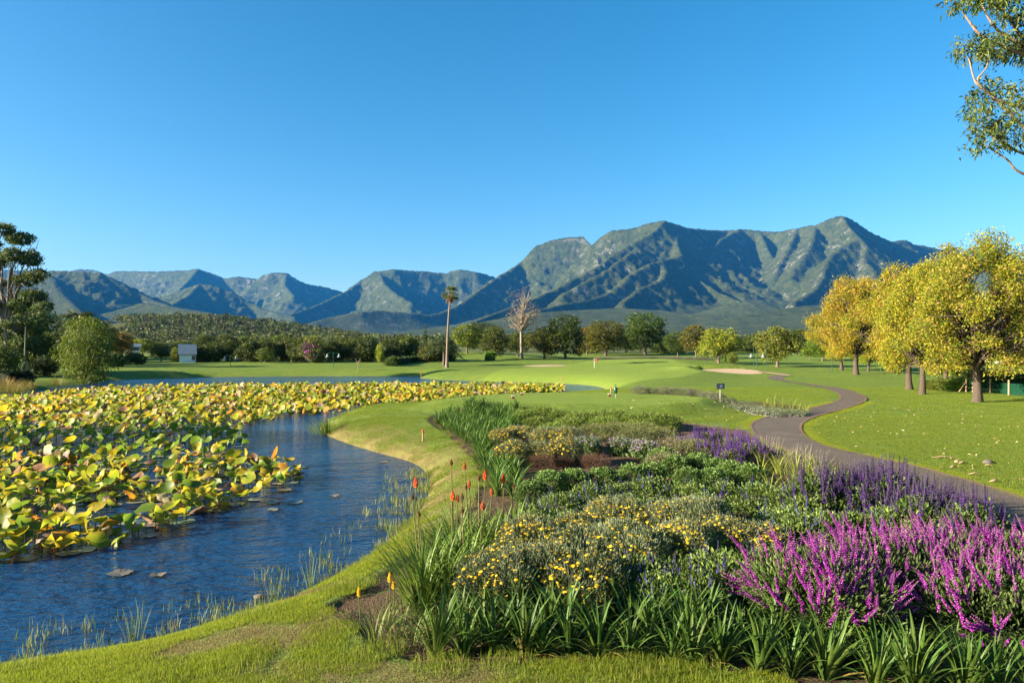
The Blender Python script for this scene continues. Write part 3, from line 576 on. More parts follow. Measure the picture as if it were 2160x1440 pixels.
# golden trees on the right
gold = [('yellow_a', 2060, 848, 500, 290, None, 'nearest golden maple like tree with a straight mottled trunk', (1, 1, 1)),
        ('yellow_b', 1945, 831, 552, 215, None, 'golden tree with the slender pale trunk', (1.05, 1.05, .9)),
        ('yellow_c', 1918, 822, 560, 235, None, 'golden tree with a thick dark leaning trunk', (1.1, 1.0, .9)),
        ('yellow_c', 1806, 790, 585, 190, None, 'pale tawny golden tree at the left end of the group', (1.25, 1.05, 1.0)),
        ('yellow_b', 1775, 781, 636, 125, None, 'yellow tree leaning out farthest towards the cart path', (1.25, 1.15, .7)),
        ('yellow_a', 1832, 783, 690, 90, None, 'small yellow green tree under the tawny golden tree', (1.0, 1.15, .8)),
        ('yellow_b', 1995, 806, 600, 170, None, 'golden tree behind the slender trunk', (.95, 1.0, .9)),
        ('yellow_c', 2128, 808, 600, 190, None, 'orange tinged golden tree by the garden fence', (1.1, .85, .9)),
        ('yellow_a', 2250, 838, 540, 220, None, 'golden tree cut by the right edge of the picture', (1.0, .95, .9))]
for key, px, b, tp, wd, D, lab, tint in gold: tree(key, px, b, tp, wd, 'golden_tree', lab, tint, (.095, .075, .058), D, group='golden autumn trees on the right lawn')
# gum branches at the top right: the trunk stands outside the frame
gx, gy = 17.2, 20.0
lob = []
for px, py, rr in ((2010, 15, .30), (2050, 5, .3), (2110, -20, .6), (2050, 98, .42), (2085, 112, .35), (2110, 95, .4), (2150, 110, .45), (2140, 20, .5), (2100, 175, .38), (2078, 205, .42), (2066, 235, .35), (2060, 255, .28), (2120, 190, .3), (2110, 265, .35), (2140, 265, .5), (2135, 295, .35), (2062, 290, .28), (2055, 315, .2), (2150, 215, .3), (2200, 60, .8), (2230, 200, .9), (2260, 300, .8), (2280, -60, 1.2), (2330, 120, 1.2), (2380, 250, 1.2)):
    p = P(px, py, 19.2 + rng.uniform(-.8, .8)); lob.append((p[0] - gx, p[1] - gy, p[2], rr, rr, rr * .72))
lob = np.array(lob); cm, C = crown_mesh('gum_crown_near', lob, 800, 22, .11, .17, .05, [(.075, .115, .02), (.04, .07, .014), (.13, .15, .03)], None, up=-.25, outw=.3, droop=.3)
mb = MB(); zz = np.linspace(0, 1, 9); mb.tube(np.stack([.3 * zz + .12 * np.sin(zz * 5), .1 * np.sin(zz * 4), 15 * zz], -1), .34 - .2 * zz + .12 * np.exp(-zz * 10), 10)
def br(p0, pts, r0):
    q = spl([p0] + [np.array(P(*p)) - np.array([gx, gy, 0]) for p in pts], 6); mb.tube(q, np.linspace(r0, .012, len(q)), 6, cap=False)
br(np.array([.1, 0, 8.5]), [(2300, 260, 19.5), (2200, 140, 19.3), (2130, 105, 19.2), (2072, 78, 19.1), (2040, 40, 19.1), (2025, 15, 19.1)], .10)
br(np.array([.1, 0, 9.2]), [(2260, 180, 19.4), (2160, 100, 19.3), (2110, 70, 19.2), (2080, 30, 19.1), (2065, -10, 19.1)], .09)
br(np.array([.1, 0, 9.8]), [(2280, 130, 19.8), (2170, 90, 19.7), (2130, 40, 19.5), (2105, 5, 19.4), (2090, -30, 19.4)], .09)
br(np.array([.1, 0, 7.6]), [(2250, 290, 19.5), (2170, 235, 19.2), (2110, 214, 19.1), (2085, 200, 19.1)], .07)
br(np.array([.1, 0, 6.8]), [(2300, 360, 19.5), (2200, 340, 19.2), (2130, 312, 19.1), (2095, 290, 19.1), (2070, 265, 19.1)], .06)
br(np.array([.1, 0, 6.2]), [(2290, 400, 19.5), (2160, 368, 19.2), (2125, 338, 19.1), (2095, 318, 19.1), (2075, 305, 19.1)], .05)
br(np.array([.1, 0, 7.6]), [(2120, 230, 19.3), (2070, 185, 19.1), (2056, 170, 19.1), (2045, 130, 19.1), (2038, 105, 19.1)], .05)
br(np.array([.1, 0, 7.6]), [(2120, 230, 19.3), (2070, 185, 19.1), (2062, 168, 19.1), (2080, 145, 19.1), (2085, 120, 19.1)], .045)
rt = thing('gum_tree', 'gum tree branches hanging in from the top right corner', 'tree', (gx, gy, zat(gx, gy)))
a = link('trunk', mb.mesh('gum_trunk_near', BARK), rt); a.color = (.34, .25, .18, 1); link('crown', cm, rt).color = (1, 1, 1, 1)
# ------------------------------------------------------------------ palms
def fan_palm(x, y, z, H, label):
    r = thing('fan_palm', label, 'palm tree', (x, y, z - .1)); mb = MB(); zz = np.linspace(0, 1, 14)
    mb.tube(np.stack([.55 * (zz - .5) ** 2 + .55 * zz, 0 * zz, zz * (H - 1.8)], -1), .21 - .09 * zz + .15 * np.exp(-zz * 14), 10)
    link('trunk', mb.mesh('palm_trunk', BARK), r).color = (.24, .19, .15, 1)
    top = np.array([.69, 0, H - 1.9]); fr = MB()
    for k in range(46):
        el_ = rng.uniform(-.6, 1.35); az = k * 2.4; d = np.array([math.cos(az) * math.cos(el_), math.sin(az) * math.cos(el_), math.sin(el_)])
        L = rng.uniform(1.0, 1.45); s = top + d * .35 + np.array([0, 0, .35]); e = s + d * L * .55; fr.tube(np.array([s, e]), .025, 4, (.10, .11, .03), False)
        S = unit(np.cross(d, [0, 0, 1.0])); U = np.cross(S, d)
        for q in np.linspace(-1.15, 1.15, 9):
            ax = unit(d * math.cos(q) + S * math.sin(q) + U * .12); leaves(fr, e[None], ax[None], L * .62, .12, pal(1, [(.11, .14, .03), (.08, .11, .025), (.17, .17, .05)]), .22)
    link('fronds', fr.mesh('palm_fronds', LEAF, False), r)
    sk = MB()
    for k in range(60):
        az = rng.uniform(0, 6.28); s = top + np.array([math.cos(az) * .2, math.sin(az) * .2, rng.uniform(-.2, .7)]); d = unit(np.array([math.cos(az) * .5, math.sin(az) * .5, -1])); leaves(sk, s[None], d[None], rng.uniform(.8, 1.5), .3, pal(1, [(.26, .17, .08), (.18, .11, .05)]))
    link('dead_frond_skirt', sk.mesh('palm_skirt', LEAF, False), r); return r
def date_palm(x, y, z, H, spread, label, dark=1.0):
    r = thing('date_palm', label, 'palm tree', (x, y, z - .1)); mb = MB(); zz = np.linspace(0, 1, 10)
    mb.tube(np.stack([.1 * np.sin(zz * 3), 0 * zz, zz * (H - spread * .35)], -1), .26 + .08 * zz ** 3, 9); link('trunk', mb.mesh('date_trunk', BARK), r).color = (.15, .11, .08, 1)
    fr = MB(); top = np.array([0, 0, H - spread * .4])
    for k in range(44):
        az = k * 2.4; el_ = rng.uniform(-.1, 1.3); L = spread * rng.uniform(.45, .58); t_ = np.linspace(0, 1, 9)[:, None]
        d = np.array([math.cos(az) * math.cos(el_), math.sin(az) * math.cos(el_), math.sin(el_)]); p = top + d * L * t_ - np.array([0, 0, 1]) * L * .6 * t_ ** 2
        fr.tube(p, .03 * (1.1 - t_[:, 0]), 4, (.08, .09, .03), False); S = unit(np.cross(d, [0, 0, 1.0]))
        tt = np.repeat(p[1:], 6, 0) + rng.normal(0, .04, (48, 3)); sg = np.tile([1, -1], 24)[:, None]
        leaves(fr, tt, unit(S * sg + d * .6 + rng.normal(0, .1, (48, 3))), L * .3, .09, pal(48, [(.07, .10, .025), (.045, .07, .018)]) * dark, .35)
    link('fronds', fr.mesh('date_fronds', LEAF, False), r); return r
g_ = ground_at(950, 775); fan_palm(g_[0] - .7, g_[1], g_[2], (775 - 601) / F * g_[1], 'very tall fan palm with a bare pale trunk')
g_ = ground_at(936, 771); date_palm(g_[0], g_[1], g_[2], (771 - 703) / F * g_[1], 6.0, 'short dark palm beside the tall fan palm', .7)
D_ = 108; x_ = (167 - CX) / F * D_; date_palm(x_, D_, zat(x_, D_), (805 - 664) / F * D_ - .3, 8.0, 'date palm crown rising behind the feathery green tree', .8)
# ------------------------------------------------------------------ wooded hill and plantation
hx = np.linspace(-1.15, .3, 120); hd = np.linspace(430, 1150, 60); HY_, HU = np.meshgrid(hd, hx, indexing='ij'); HX = HU * HY_
def hill_z(X, Y):
    px = CX + F * X / 800.; crest = np.interp(px, [-600, 0, 180, 270, 330, 400, 500, 600, 700, 800, 900, 1000], [700, 690, 682, 672, 664, 660, 664, 676, 691, 706, 720, 735])
    zc = EYE + (HY - crest) / F * 800 - 9
    b = np.interp(Y, [85, 250, 2700], [0, 2.2, 37.7]) - 1.5
    return b + np.maximum(zc - b, 0) * np.exp(-((Y - 800) / 190.) ** 2) * (1 + .10 * fbm(X / 90., Y / 90., 3))
HZ_ = hill_z(HX, HY_); ny, nx = HX.shape; i = np.arange(ny - 1)[:, None] * nx; j = np.arange(nx - 1)[None]
t = NT('hill_scrub'); n = t.noise(.03, 5, .65, t.pos()); hm = t.bsdf(t.mix(n, (.045, .06, .018), (.12, .12, .045)), .95, .05)
hill = tag(link('wooded_hill', mk_mesh('wooded_hill', np.stack([HX, HY_, HZ_], -1).reshape(-1, 3), np.stack([i + j, i + j + 1, i + nx + j + 1, i + nx + j], -1).reshape(-1, 4), hm)), kind='structure')
mb = MB(); nT = 1500; ux = rng.uniform(-.66, .02, nT); uy = rng.uniform(470, 880, nT); X = ux * uy; pxs = CX + F * ux
keep = (pxs > 225 + 60 * rng.random(nT)) | (uy < 560); X, uy = X[keep], uy[keep]; Zh = hill_z(X, uy); nT = len(X); rr = rng.uniform(2.6, 4.6, nT)
per = 60; cen = np.repeat(np.stack([X, uy, Zh + rr * 1.15], -1), per, 0); d = rdir(nT * per); d[:, 2] = np.abs(d[:, 2]) * 1.2 - .35; rl = np.repeat(rr, per)[:, None]
colr = np.repeat(pal(nT, [(.075, .105, .025), (.055, .08, .02), (.105, .125, .032), (.085, .09, .03)], None, .22), per, 0)
leaves(mb, cen + d * rl * rng.uniform(.75, 1.0, (nT * per, 1)) * np.array([.9, .9, 1.15]), unit(d + rdir(nT * per) * .7), rl[:, 0] * .42, rl[:, 0] * .4, colr * .72)
tag(link('forest', mb.mesh('forest', LEAF, False)), 'dense green wood covering the low hill', 'forest', kind='stuff')
mb = MB(); nT = 9000; U_ = rng.uniform(-.05, .62, nT); Yp = np.exp(rng.uniform(math.log(1500), math.log(2500), nT)); Xp = U_ * Yp
Zp = np.maximum(np.interp(Yp, [250, 2700], [2.2, 37.7]), (3 + (Yp - 500) * .019) * .9); hp = rng.uniform(9, 17, nT)
a = rng.uniform(0, 6.28, nT)[:, None] + np.array([0, 2.1, 4.2]); ring = np.stack([Xp[:, None] + np.cos(a) * hp[:, None] * .24, Yp[:, None] + np.sin(a) * hp[:, None] * .24, np.repeat(Zp[:, None], 3, 1)], -1)
V = np.concatenate([ring, np.stack([Xp, Yp, Zp + hp], -1)[:, None]], 1).reshape(-1, 3); b4 = np.arange(nT)[:, None] * 4
mb.add(V, np.concatenate([b4 + np.array([0, 1, 3]), b4 + np.array([1, 2, 3]), b4 + np.array([2, 0, 3])]), np.repeat(pal(nT, [(.05, .075, .02), (.035, .055, .016)]), 4, 0))
tag(link('pine_plantation', mb.mesh('pine_plantation', LEAF, False)), 'pine plantation at the foot of the mountains', 'forest', kind='stuff')
# ------------------------------------------------------------------ garden plants
ORD = ['leftmost', 'second from the left', 'third from the left', 'fourth from the left', 'fifth from the left', 'sixth from the left', 'seventh from the left', 'eighth from the left', 'ninth from the left', 'tenth from the left', 'eleventh from the left', 'twelfth from the left', 'thirteenth from the left', 'fourteenth from the left', 'fifteenth from the left', 'sixteenth from the left', 'seventeenth from the left', 'eighteenth from the left', 'nineteenth from the left', 'twentieth from the left', 'twenty first from the left', 'twenty second from the left', 'twenty third from the left', 'twenty fourth from the left']
def spot(px, pytop, h):
    Y = (EYE - h) * F / (pytop - HY); X = (px - CX) / F * Y; return X, Y, zat(X, Y) - .06
def strap_mesh(name, L, w, a0, curl, cols, seg=8, fold=.28, ang=0.0):
    mb = MB(); t_ = np.linspace(0, 1, seg + 1); a = a0 + curl * t_ ** 1.6
    dx = np.sin(a) * L / seg; dz = np.cos(a) * L / seg
    x = np.concatenate([[0], np.cumsum((dx[1:] + dx[:-1]) / 2)]); z = np.concatenate([[0], np.cumsum((dz[1:] + dz[:-1]) / 2)])
    wd = w * np.clip(np.minimum(.55 + t_ * 2.5, 1) * (1 - t_ ** 3.2), .02, 1) / 2
    nx, nz = -np.cos(a), np.sin(a)
    Lf = np.stack([x + nx * wd * fold, wd, z + nz * wd * fold], -1); Rt = Lf * np.array([1, -1, 1]); M = np.stack([x, 0 * x, z], -1)
    V = np.stack([Lf, M, Rt], 1).reshape(-1, 3); k = np.arange(seg)[:, None] * 3
    Fq = np.concatenate([k + np.array([0, 1, 4, 3]), k + np.array([1, 2, 5, 4])]); c = np.asarray(cols, float)
    mb.add(V, Fq, np.repeat(c[0] + (c[1] - c[0]) * t_[:, None] ** .7, 3, 0)); return mb
AGC = [(.09, .14, .028), (.05, .115, .016)]
SLEAF = [strap_mesh('s', L, w, a0, cu, AGC).mesh('strap_leaf', STRAP) for L, w, a0, cu in ((.86, .062, .08, .45), (.92, .066, .16, .65), (.88, .06, .26, .85), (.84, .066, .36, 1.0), (.80, .06, .50, 1.1), (.72, .056, .70, 1.1), (.60, .044, .95, .9), (.9, .06, .12, 1.4), (.78, .062, .42, 1.9))]
def clump_join(name, n, L, w, cols, upr=.05, spread=.75, mat=None, seg=6, curl=(.4, 1.2), rad=.06):
    mb = MB()
    for k in range(n):
        f = (k + .5) / n; q = strap_mesh('q', L * rng.uniform(.75, 1.1), w * rng.uniform(.8, 1.15), upr + spread * f + rng.normal(0, .06), rng.uniform(*curl), cols, seg)
        V = q.V[0]; a = k * 2.4 + rng.uniform(-.3, .3); cr, sr = math.cos(a), math.sin(a)
        V = V @ np.array([[cr, sr, 0], [-sr, cr, 0], [0, 0, 1]]) + np.array([cr * rad * f * 2, sr * rad * f * 2, 0]); q.V[0] = V
        mb.add(V, q.F4[0], q.C[0] * rng.uniform(.75, 1.25))
    return mb.mesh(name, mat or STRAP)
def bush_mesh(name, W, H, n, L, w, cols, wts=None, up=.6, outw=1.0, nl=9, spread=.05, per=8, seed=0, jag=.5):
    lobes = [(0, 0, H * .42, W * .40, W * .40, H * .48)] + [(W * .27 * math.cos(a) * g, W * .27 * math.sin(a) * g, H * (.34 + .2 * g2), W * .24, W * .24, H * .34) for a, g, g2 in [(k * 2.4, .7 + .5 * ((k * 37) % 10) / 10, ((k * 53 + seed) % 10) / 10) for k in range(nl)]]
    C, Nn = lobe_points(lobes, n, .14, .8, .01); m = n * per
    cc = np.repeat(C, per, 0) + rng.normal(0, spread, (m, 3)); nn = np.repeat(Nn, per, 0)
    col = pal(n, cols, wts, .2).repeat(per, 0) * np.exp(rng.normal(0, .15, (m, 1)))
    mb = MB(); leaves(mb, cc, unit(nn * outw + rdir(m) * jag + np.array([0, 0, up])), L * rng.uniform(.6, 1.2, m), w * rng.uniform(.8, 1.2, m), np.clip(col, 0, 1), .05)
    return mb.mesh(name, LEAF, False), C, Nn
def daisies(name, C, Nn, n, r, cols, lift=.05, top=.35):
    k = np.where(C[:, 2] > np.percentile(C[:, 2], top * 100))[0]; k = rng.choice(k, n); mb = MB(); a = np.linspace(0, 2 * np.pi, 7)[:-1]
    D_ = unit(Nn[k] * .5 + np.array([-.25, 0, .9]) + rdir(n) * .35); o = C[k] + D_ * lift + rng.normal(0, .02, (n, 3)); S = unit(np.cross(D_, [.1, 1, .2])); U = np.cross(D_, S)
    rr = r * rng.uniform(.7, 1.25, n)[:, None, None]
    ring = o[:, None] + rr * (np.cos(a)[None, :, None] * S[:, None] + np.sin(a)[None, :, None] * U[:, None]); V = np.concatenate([ring, (o + D_ * r * .3)[:, None]], 1)
    b = np.arange(n)[:, None] * 7; Fs = np.concatenate([b + np.array([q, (q + 1) % 6, 6]) for q in range(6)]); mb.add(V.reshape(-1, 3), Fs, np.repeat(pal(n, cols), 7, 0))
    for q in range(0, n, 2): mb.tube(np.array([o[q] - D_[q] * lift * 1.6, o[q]]), .003, 3, (.1, .13, .05), False)
    return mb.mesh(name, PETAL, False)
def blob(mb, C, Nn, L, w, cols):
    """small pointed florets: octahedra stretched along Nn"""
    n = len(C); S = unit(np.cross(Nn, rdir(n))); U = np.cross(S, Nn); L = np.broadcast_to(L, n)[:, None]; w = np.broadcast_to(w, n)[:, None]
    m = C + Nn * L * .55; V = np.stack([C, m + S * w, m + U * w, m - S * w, m - U * w, C + Nn * L], 1)
    b = np.arange(n)[:, None] * 6; Fs = np.concatenate([b + np.array(q) for q in ((0, 1, 2), (0, 2, 3), (0, 3, 4), (0, 4, 1), (5, 2, 1), (5, 3, 2), (5, 4, 3), (5, 1, 4))]); mb.add(V.reshape(-1, 3), Fs, np.repeat(cols, 6, 0))
def spike_pts(L, nodes, per, bend, start=.3):
    t_ = np.linspace(start, 1, nodes); x = bend * t_ ** 2; z = L * t_; C = np.stack([x, 0 * x, z], -1); a = rng.uniform(0, 6.28, (nodes, per)) ; up = .35 + .5 * t_[:, None] + 0 * a
    N_ = unit(np.stack([np.cos(a), np.sin(a), up], -1)); return np.repeat(C, per, 0), N_.reshape(-1, 3), np.repeat(t_, per)
def spikes_joined(name, C, Nn, n, L, cols, r, nodes=9, per=4, lean=(-.1, 0, 1.2), stemc=(.06, .08, .03), out=.5, start=.25, jit=.18):
    mb = MB(); k = rng.choice(len(C), n); 
    for q in k:
        d = unit(Nn[q] * out + np.array(lean) + rng.normal(0, jit, 3)); l = L * rng.uniform(.65, 1.2); o = C[q] - d * .08
        c, N_, t_ = spike_pts(l, nodes, per, 0, start); S = unit(np.cross(d, [0, 1, .1])); U = np.cross(d, S); M = np.stack([S, U, d])
        taper = np.clip(1.15 - t_ ** 2 * .8, .25, 1); blob(mb, o + c @ M, N_ @ M, r * 2.2 * taper, r * .8 * taper, pal(len(c), cols, None, .22)); mb.tube(np.array([o, o + d * l]), r * .25, 3, stemc, False)
    return mb.mesh(name, PETAL, False)
def plant(name, parts, label, cat, x, y, z, s=1.0, group=None, rz=None, tint=(1, 1, 1)):
    r = thing(name, label, cat, (x, y, z), rng.uniform(0, 6.28) if rz is None else rz, group); r.scale = (s * rng.uniform(.93, 1.07), s * rng.uniform(.93, 1.07), s * rng.uniform(.92, 1.08))
    for n_, me in parts:
        q = link(n_, me, r); q.color = (*tint, 1)
        if n_ in ('flowers', 'flower_spikes'): q['kind'] = 'stuff'
    return r
def drift(name, variants, pts, h, base, cat, group, s=1.0, same=False, tint=(1, 1, 1), jit=.12):
    pts = sorted(pts); 
    for k, (px, py) in enumerate(pts):
        x, y, z = spot(px, py, h); lab = base if same or len(pts) > 24 else '%s, %s' % (base, ORD[k])
        plant(name, variants[k % len(variants)], lab, cat, x, y, z, s * rng.uniform(1 - jit, 1 + jit), group, tint=tint)
# -- strap leaved border in front: every leaf is a part
front = []
for row, (dy, off) in enumerate(((.28, 0), (.70, .25), (1.12, .1))):
    for k in range(24):
        x = -.92 + off + k * .335 + rng.uniform(-.1, .1); yb = np.interp(x, [-1, 1, 2.3, 3.2, 5.5], [7.75, 7.75, 7.45, 7.15, 6.1]) + dy + rng.uniform(-.1, .1)
        px = CX + F * x / yb
        if px > 2290 or (row == 3 and (px < 1010 or x > 2.9)) or (row == 2 and x > 5.0) or (row >= 2 and x < -.8): continue
        front.append((x, yb, row))
rows = ('along the lawn edge', 'in the second row', 'in the third row', 'in the back row')
front.sort(key=lambda q: q[0] / q[1]); seen = [0, 0, 0, 0]
for x, y, row in front:
    seen[row] += 1; r = thing('agapanthus', 'strap leaved front border clump %s, %s' % (rows[row], ORD[seen[row] - 1]), 'plant', (x, y, zat(x, y) - .08), rng.uniform(0, 6.28), 'strap leaved clumps of the front border'); s = rng.uniform(.66, .97); r.scale = (s * rng.uniform(.9, 1.15), s, s * rng.uniform(.9, 1.05)); r.rotation_euler[0] = rng.normal(0, .09); r.rotation_euler[1] = rng.normal(0, .09)
    for k in range(42):
        f = k / 41; v = int(np.clip(f * 6.4 + rng.normal(0, .8), 0, 8)); a = k * 2.4 + rng.uniform(-.35, .35); o = link('leaf', SLEAF[v], r, (.075 * f * math.cos(a), .075 * f * math.sin(a), 0), a, rng.uniform(.7, 1.1)); o.scale = (o.scale[0], o.scale[0] * .78, o.scale[0]); q = rng.uniform(.62, 1.2); o.color = (q * rng.uniform(.9, 1.3), q, q, 1); o.rotation_euler[0] = rng.normal(0, .12)
        if f > .8 and rng.random() < .16: o.color = (3.2, 1.25, 2.0, 1); o.rotation_euler[1] = .35
# -- strap leaved patch beside the tee bank
AG2 = [[('foliage', clump_join('agapanthus_foliage', 30, .72, .045, AGC, .05, .85))] for _ in range(4)]
A_POLY = np.array([G(x, y, .0) for x, y in [(912,893),(935,872),(1000,866),(1095,872),(1090,915),(1060,950),(1075,985),(1125,1040),(1075,1062),(1026,1025),(1012,965),(965,918)]])
cnt = 0
for _ in range(4000):
    if cnt >= 120: break
    p = A_POLY.min(0) + rng.random(2) * (A_POLY.max(0) - A_POLY.min(0))
    if poly_sd(A_POLY, p[:1], p[1:])[0] > -.05 or any((p[0] - q[0]) ** 2 + (p[1] - q[1]) ** 2 < .13 for q in ALL_T): continue
    ALL_T.append(p); cnt += 1; plant('agapanthus', AG2[cnt % 4], 'strap leaved clump in the green patch beside the tee bank', 'plant', p[0], p[1], zat(*p) - .07, rng.uniform(.8, 1.1), 'strap leaved clumps beside the tee bank', tint=(1.1, 1.05, .9))
# -- grey leaved yellow daisy bushes
EC = [(.15, .175, .095), (.10, .125, .06), (.20, .225, .13), (.12, .155, .06)]; YE = [(.80, .52, .015), (.72, .42, .01), (.85, .62, .03)]
EUR = []
for sd in range(3):
    me, C, Nn = bush_mesh('daisy_bush_foliage', 1.25, .85, 1500, .075, .015, EC, None, .7, .9, 5, .04, 7, sd * 3, .45); EUR.append([('foliage', me), ('flowers', daisies('daisy_flowers', C, Nn, (340, 190, 480)[sd], .024, YE, .06, .4))])
drift('daisy_bush', [EUR[1], EUR[0], EUR[2]], [(1060,1150),(1150,1140),(1225,1150),(1075,1118),(1165,1112),(1120,1088),(1215,1062),(1290,1040),(1215,1100),(1310,1105),(1390,1048),(1470,1052),(1440,1090),(1530,1078),(1605,1082)], .82, 'grey leaved bush dotted with yellow daisies in the front drift', 'bush', 'yellow daisy bushes of the front drift')
drift('daisy_bush', [EUR[2], EUR[0]], [(1062,893),(1100,890),(1150,895),(1195,897),(1085,918),(1140,918),(1190,918)], .82, 'yellow daisy bush of the far drift beside the strap leaved patch', 'bush', 'yellow daisy bushes of the far drift', .95)
# -- blue sage
BS = []
for sd in range(3):
    me, C, Nn = bush_mesh('blue_sage_foliage', .9, .62, 420, .075, .034, [(.10, .16, .03), (.065, .11, .02), (.15, .20, .045)], None, .4, .8, 8, .05, 6, sd); BS.append([('foliage', me), ('flower_spikes', spikes_joined('blue_spikes', C, Nn, 34, .30, [(.10, .07, .42), (.16, .12, .52), (.06, .05, .22)], .011, 8, 4))])
drift('blue_sage', BS, [(1350,1135),(1430,1138),(1505,1140),(1575,1140),(1630,1150),(1390,1160),(1470,1165)], .8, 'leafy green sage with thin blue flower spikes in the front', 'plant', 'blue sage in front of the daisy bushes')
drift('blue_sage', BS, [(1180,1015),(1125,1040),(1185,1050),(1240,1002),(1300,990),(1370,988),(1450,992),(1530,990),(1600,995),(1660,1005),(1700,1030),(1570,1022),(1490,1018),(1410,1020),(1330,1015),(1640,1045),(1690,1062),(1740,1050),(1800,1045),(1870,1050),(1950,1058),(2030,1070)], .8, 'blue flowered sage of the middle band, behind the daisy bushes', 'plant', 'blue sage of the middle band')
# -- magenta sage: every spike is a part
MG = [(.25, .014, .25), (.18, .010, .20), (.33, .035, .32), (.44, .13, .42)]; MSP = []
for k in range(5):
    mb = MB(); c, N_, t_ = spike_pts(.60, 24, 8, -.07, .18); tp = np.clip(1.2 - t_ ** 2.2, .2, 1); blob(mb, c, N_, .044 * tp, .0085 * tp, pal(len(c), MG, [.4, .3, .2, .1], .2)); mb.tube(np.array([[0, 0, -.25], [0, 0, .1], [-.07, 0, .60]]), .005, 4, (.12, .12, .08), False); MSP.append(mb.mesh('magenta_spike', PETAL, False))
me_m, Cm, Nm = bush_mesh('magenta_sage_foliage', 1.7, 1.02, 1350, .10, .024, [(.085, .135, .03), (.055, .095, .02), (.12, .16, .05)], None, .5, .9, 12, .06, 6, 2)
MSJ = spikes_joined('magenta_small_spikes', Cm[Cm[:, 2] > .3], Nm[Cm[:, 2] > .3], 150, .42, MG, .013, 14, 6, (-.1, 0, .75), (.1, .1, .06), .6, .2)
for k, (px, py, lab) in enumerate(((1725, 1110, 'left one of the magenta flowered sage bushes'), (1870, 1085, 'magenta flowered sage bush, second from the left'), (2020, 1080, 'magenta flowered sage bush, third from the left'), (2160, 1085, 'magenta flowered sage bush cut by the right edge'), (2110, 1135, 'lower magenta flowered sage bush in front, at the right edge'))):
    x, y, z = spot(px, py, 1.25); rz = rng.uniform(0, 6.28); r = plant('magenta_sage', [('foliage', me_m), ('flower_spikes', MSJ)], lab, 'bush', x, y, z, 1.0, 'magenta sage bushes', rz)
    cand = np.where(Cm[:, 2] > .14)[0]; dirs = unit(Nm * .55 + np.array([0, 0, .75]))
    for q in rng.choice(cand, 58, replace=False):
        lw = np.array([-.34 * math.cos(rz), .34 * math.sin(rz), 0.0]); d = Vector(unit(dirs[q] + lw + rng.normal(0, .14, 3))); o = link('flower_spike', MSP[rng.integers(0, 5)], r, Cm[q] - np.array(d) * .02); o.rotation_euler = d.to_track_quat('Z', 'X').to_euler(); s = rng.uniform(.6, .98); o.scale = (s, s, s); w_ = rng.uniform(.8, 1.25); o.color = (w_, w_, w_, 1)
# -- purple sage
PS = []
for sd in range(3):
    me, C, Nn = bush_mesh('purple_sage_foliage', .95, .75, 380, .08, .03, [(.075, .12, .025), (.05, .085, .02)], None, .5, .8, 8, .05, 6, sd); PS.append([('foliage', me), ('flower_spikes', spikes_joined('purple_spikes', C, Nn, 85, .48, [(.07, .026, .15), (.10, .04, .20), (.045, .02, .085)], .014, 12, 5, (.12, 0, 1.5), out=.3))])
drift('purple_sage', PS, [(1722,984),(1770,974),(1830,968),(1882,974),(1922,984),(1970,1000),(2012,1012),(2052,1026),(1800,990),(1860,994),(1940,1012)], 1.12, 'dark purple spiked sage of the drift beside the path', 'plant', 'dark purple sage beside the path', 1.25)
drift('purple_sage', PS, [(1440,890),(1480,884),(1520,885),(1560,892),(1590,904),(1500,900),(1545,908)], 1.12, 'violet spiked sage of the far drift by the path bend', 'plant', 'violet sage by the path bend', tint=(1.6, 1.15, 1.9))
# -- low bushes
me1, C1, N1 = bush_mesh('fresh_green_foliage', 1.5, .62, 620, .09, .035, [(.12, .175, .025), (.08, .13, .018), (.16, .20, .035)], None, .7, .8, 10, .06, 6, 1); FG = [[('foliage', me1)]]
drift('low_bush', FG, [(1110,860),(1145,858),(1180,860),(1220,864),(1258,864),(1296,865),(1330,868),(1365,868),(1400,874),(1135,872),(1205,875),(1275,877),(1345,882),(1170,884)], .62, 'fresh green low bush of the row below the tee', 'bush', 'fresh green bushes below the tee')
me2, C2, N2 = bush_mesh('olive_foliage', 1.2, .68, 600, .06, .018, [(.12, .135, .04), (.16, .16, .055), (.09, .11, .03)], None, .8, .9, 9, .05, 6, 4); OB = [[('foliage', me2), ('flowers', daisies('tiny_pale_flowers', C2, N2, 90, .013, [(.45, .42, .40), (.4, .35, .45)], .04, .5))]]
drift('low_bush', OB, [(1255,888),(1302,884),(1350,888),(1392,893),(1335,905)], .68, 'olive grey rounded bush between green and mauve plants', 'bush', 'olive grey rounded bushes')
me3, C3, N3 = bush_mesh('mauve_foliage', 1.0, .55, 330, .10, .05, [(.10, .16, .04), (.14, .20, .07), (.07, .11, .025)], None, .5, .8, 8, .05, 6, 6); MV = [[('foliage', me3), ('flowers', daisies('mauve_flowers', C3, N3, 420, .018, [(.30, .19, .36), (.38, .25, .40), (.24, .15, .26)], .16, .4))]]
drift('sea_lavender', MV, [(1238,908),(1315,908),(1365,914)], .75, 'mauve flowered plant with broad leaves in the middle of the bed', 'plant', 'mauve flowered plants')
PB = [[('foliage', me2), ('flowers', daisies('dusty_pink_flowers', C2, N2, 520, .016, [(.34, .20, .20), (.28, .18, .14), (.40, .27, .27)], .12, .3))]]
drift('sea_lavender', PB, [(1425,912),(1462,918),(1495,916),(1410,938)], .8, 'dusty pink airy flowering plant left of the violet sage', 'plant', 'dusty pink flowering plants')
me4, C4, N4 = bush_mesh('heath_foliage', .8, .42, 420, .05, .01, [(.085, .045, .025), (.06, .032, .02), (.11, .06, .035)], None, .9, .7, 7, .05, 6, 3)
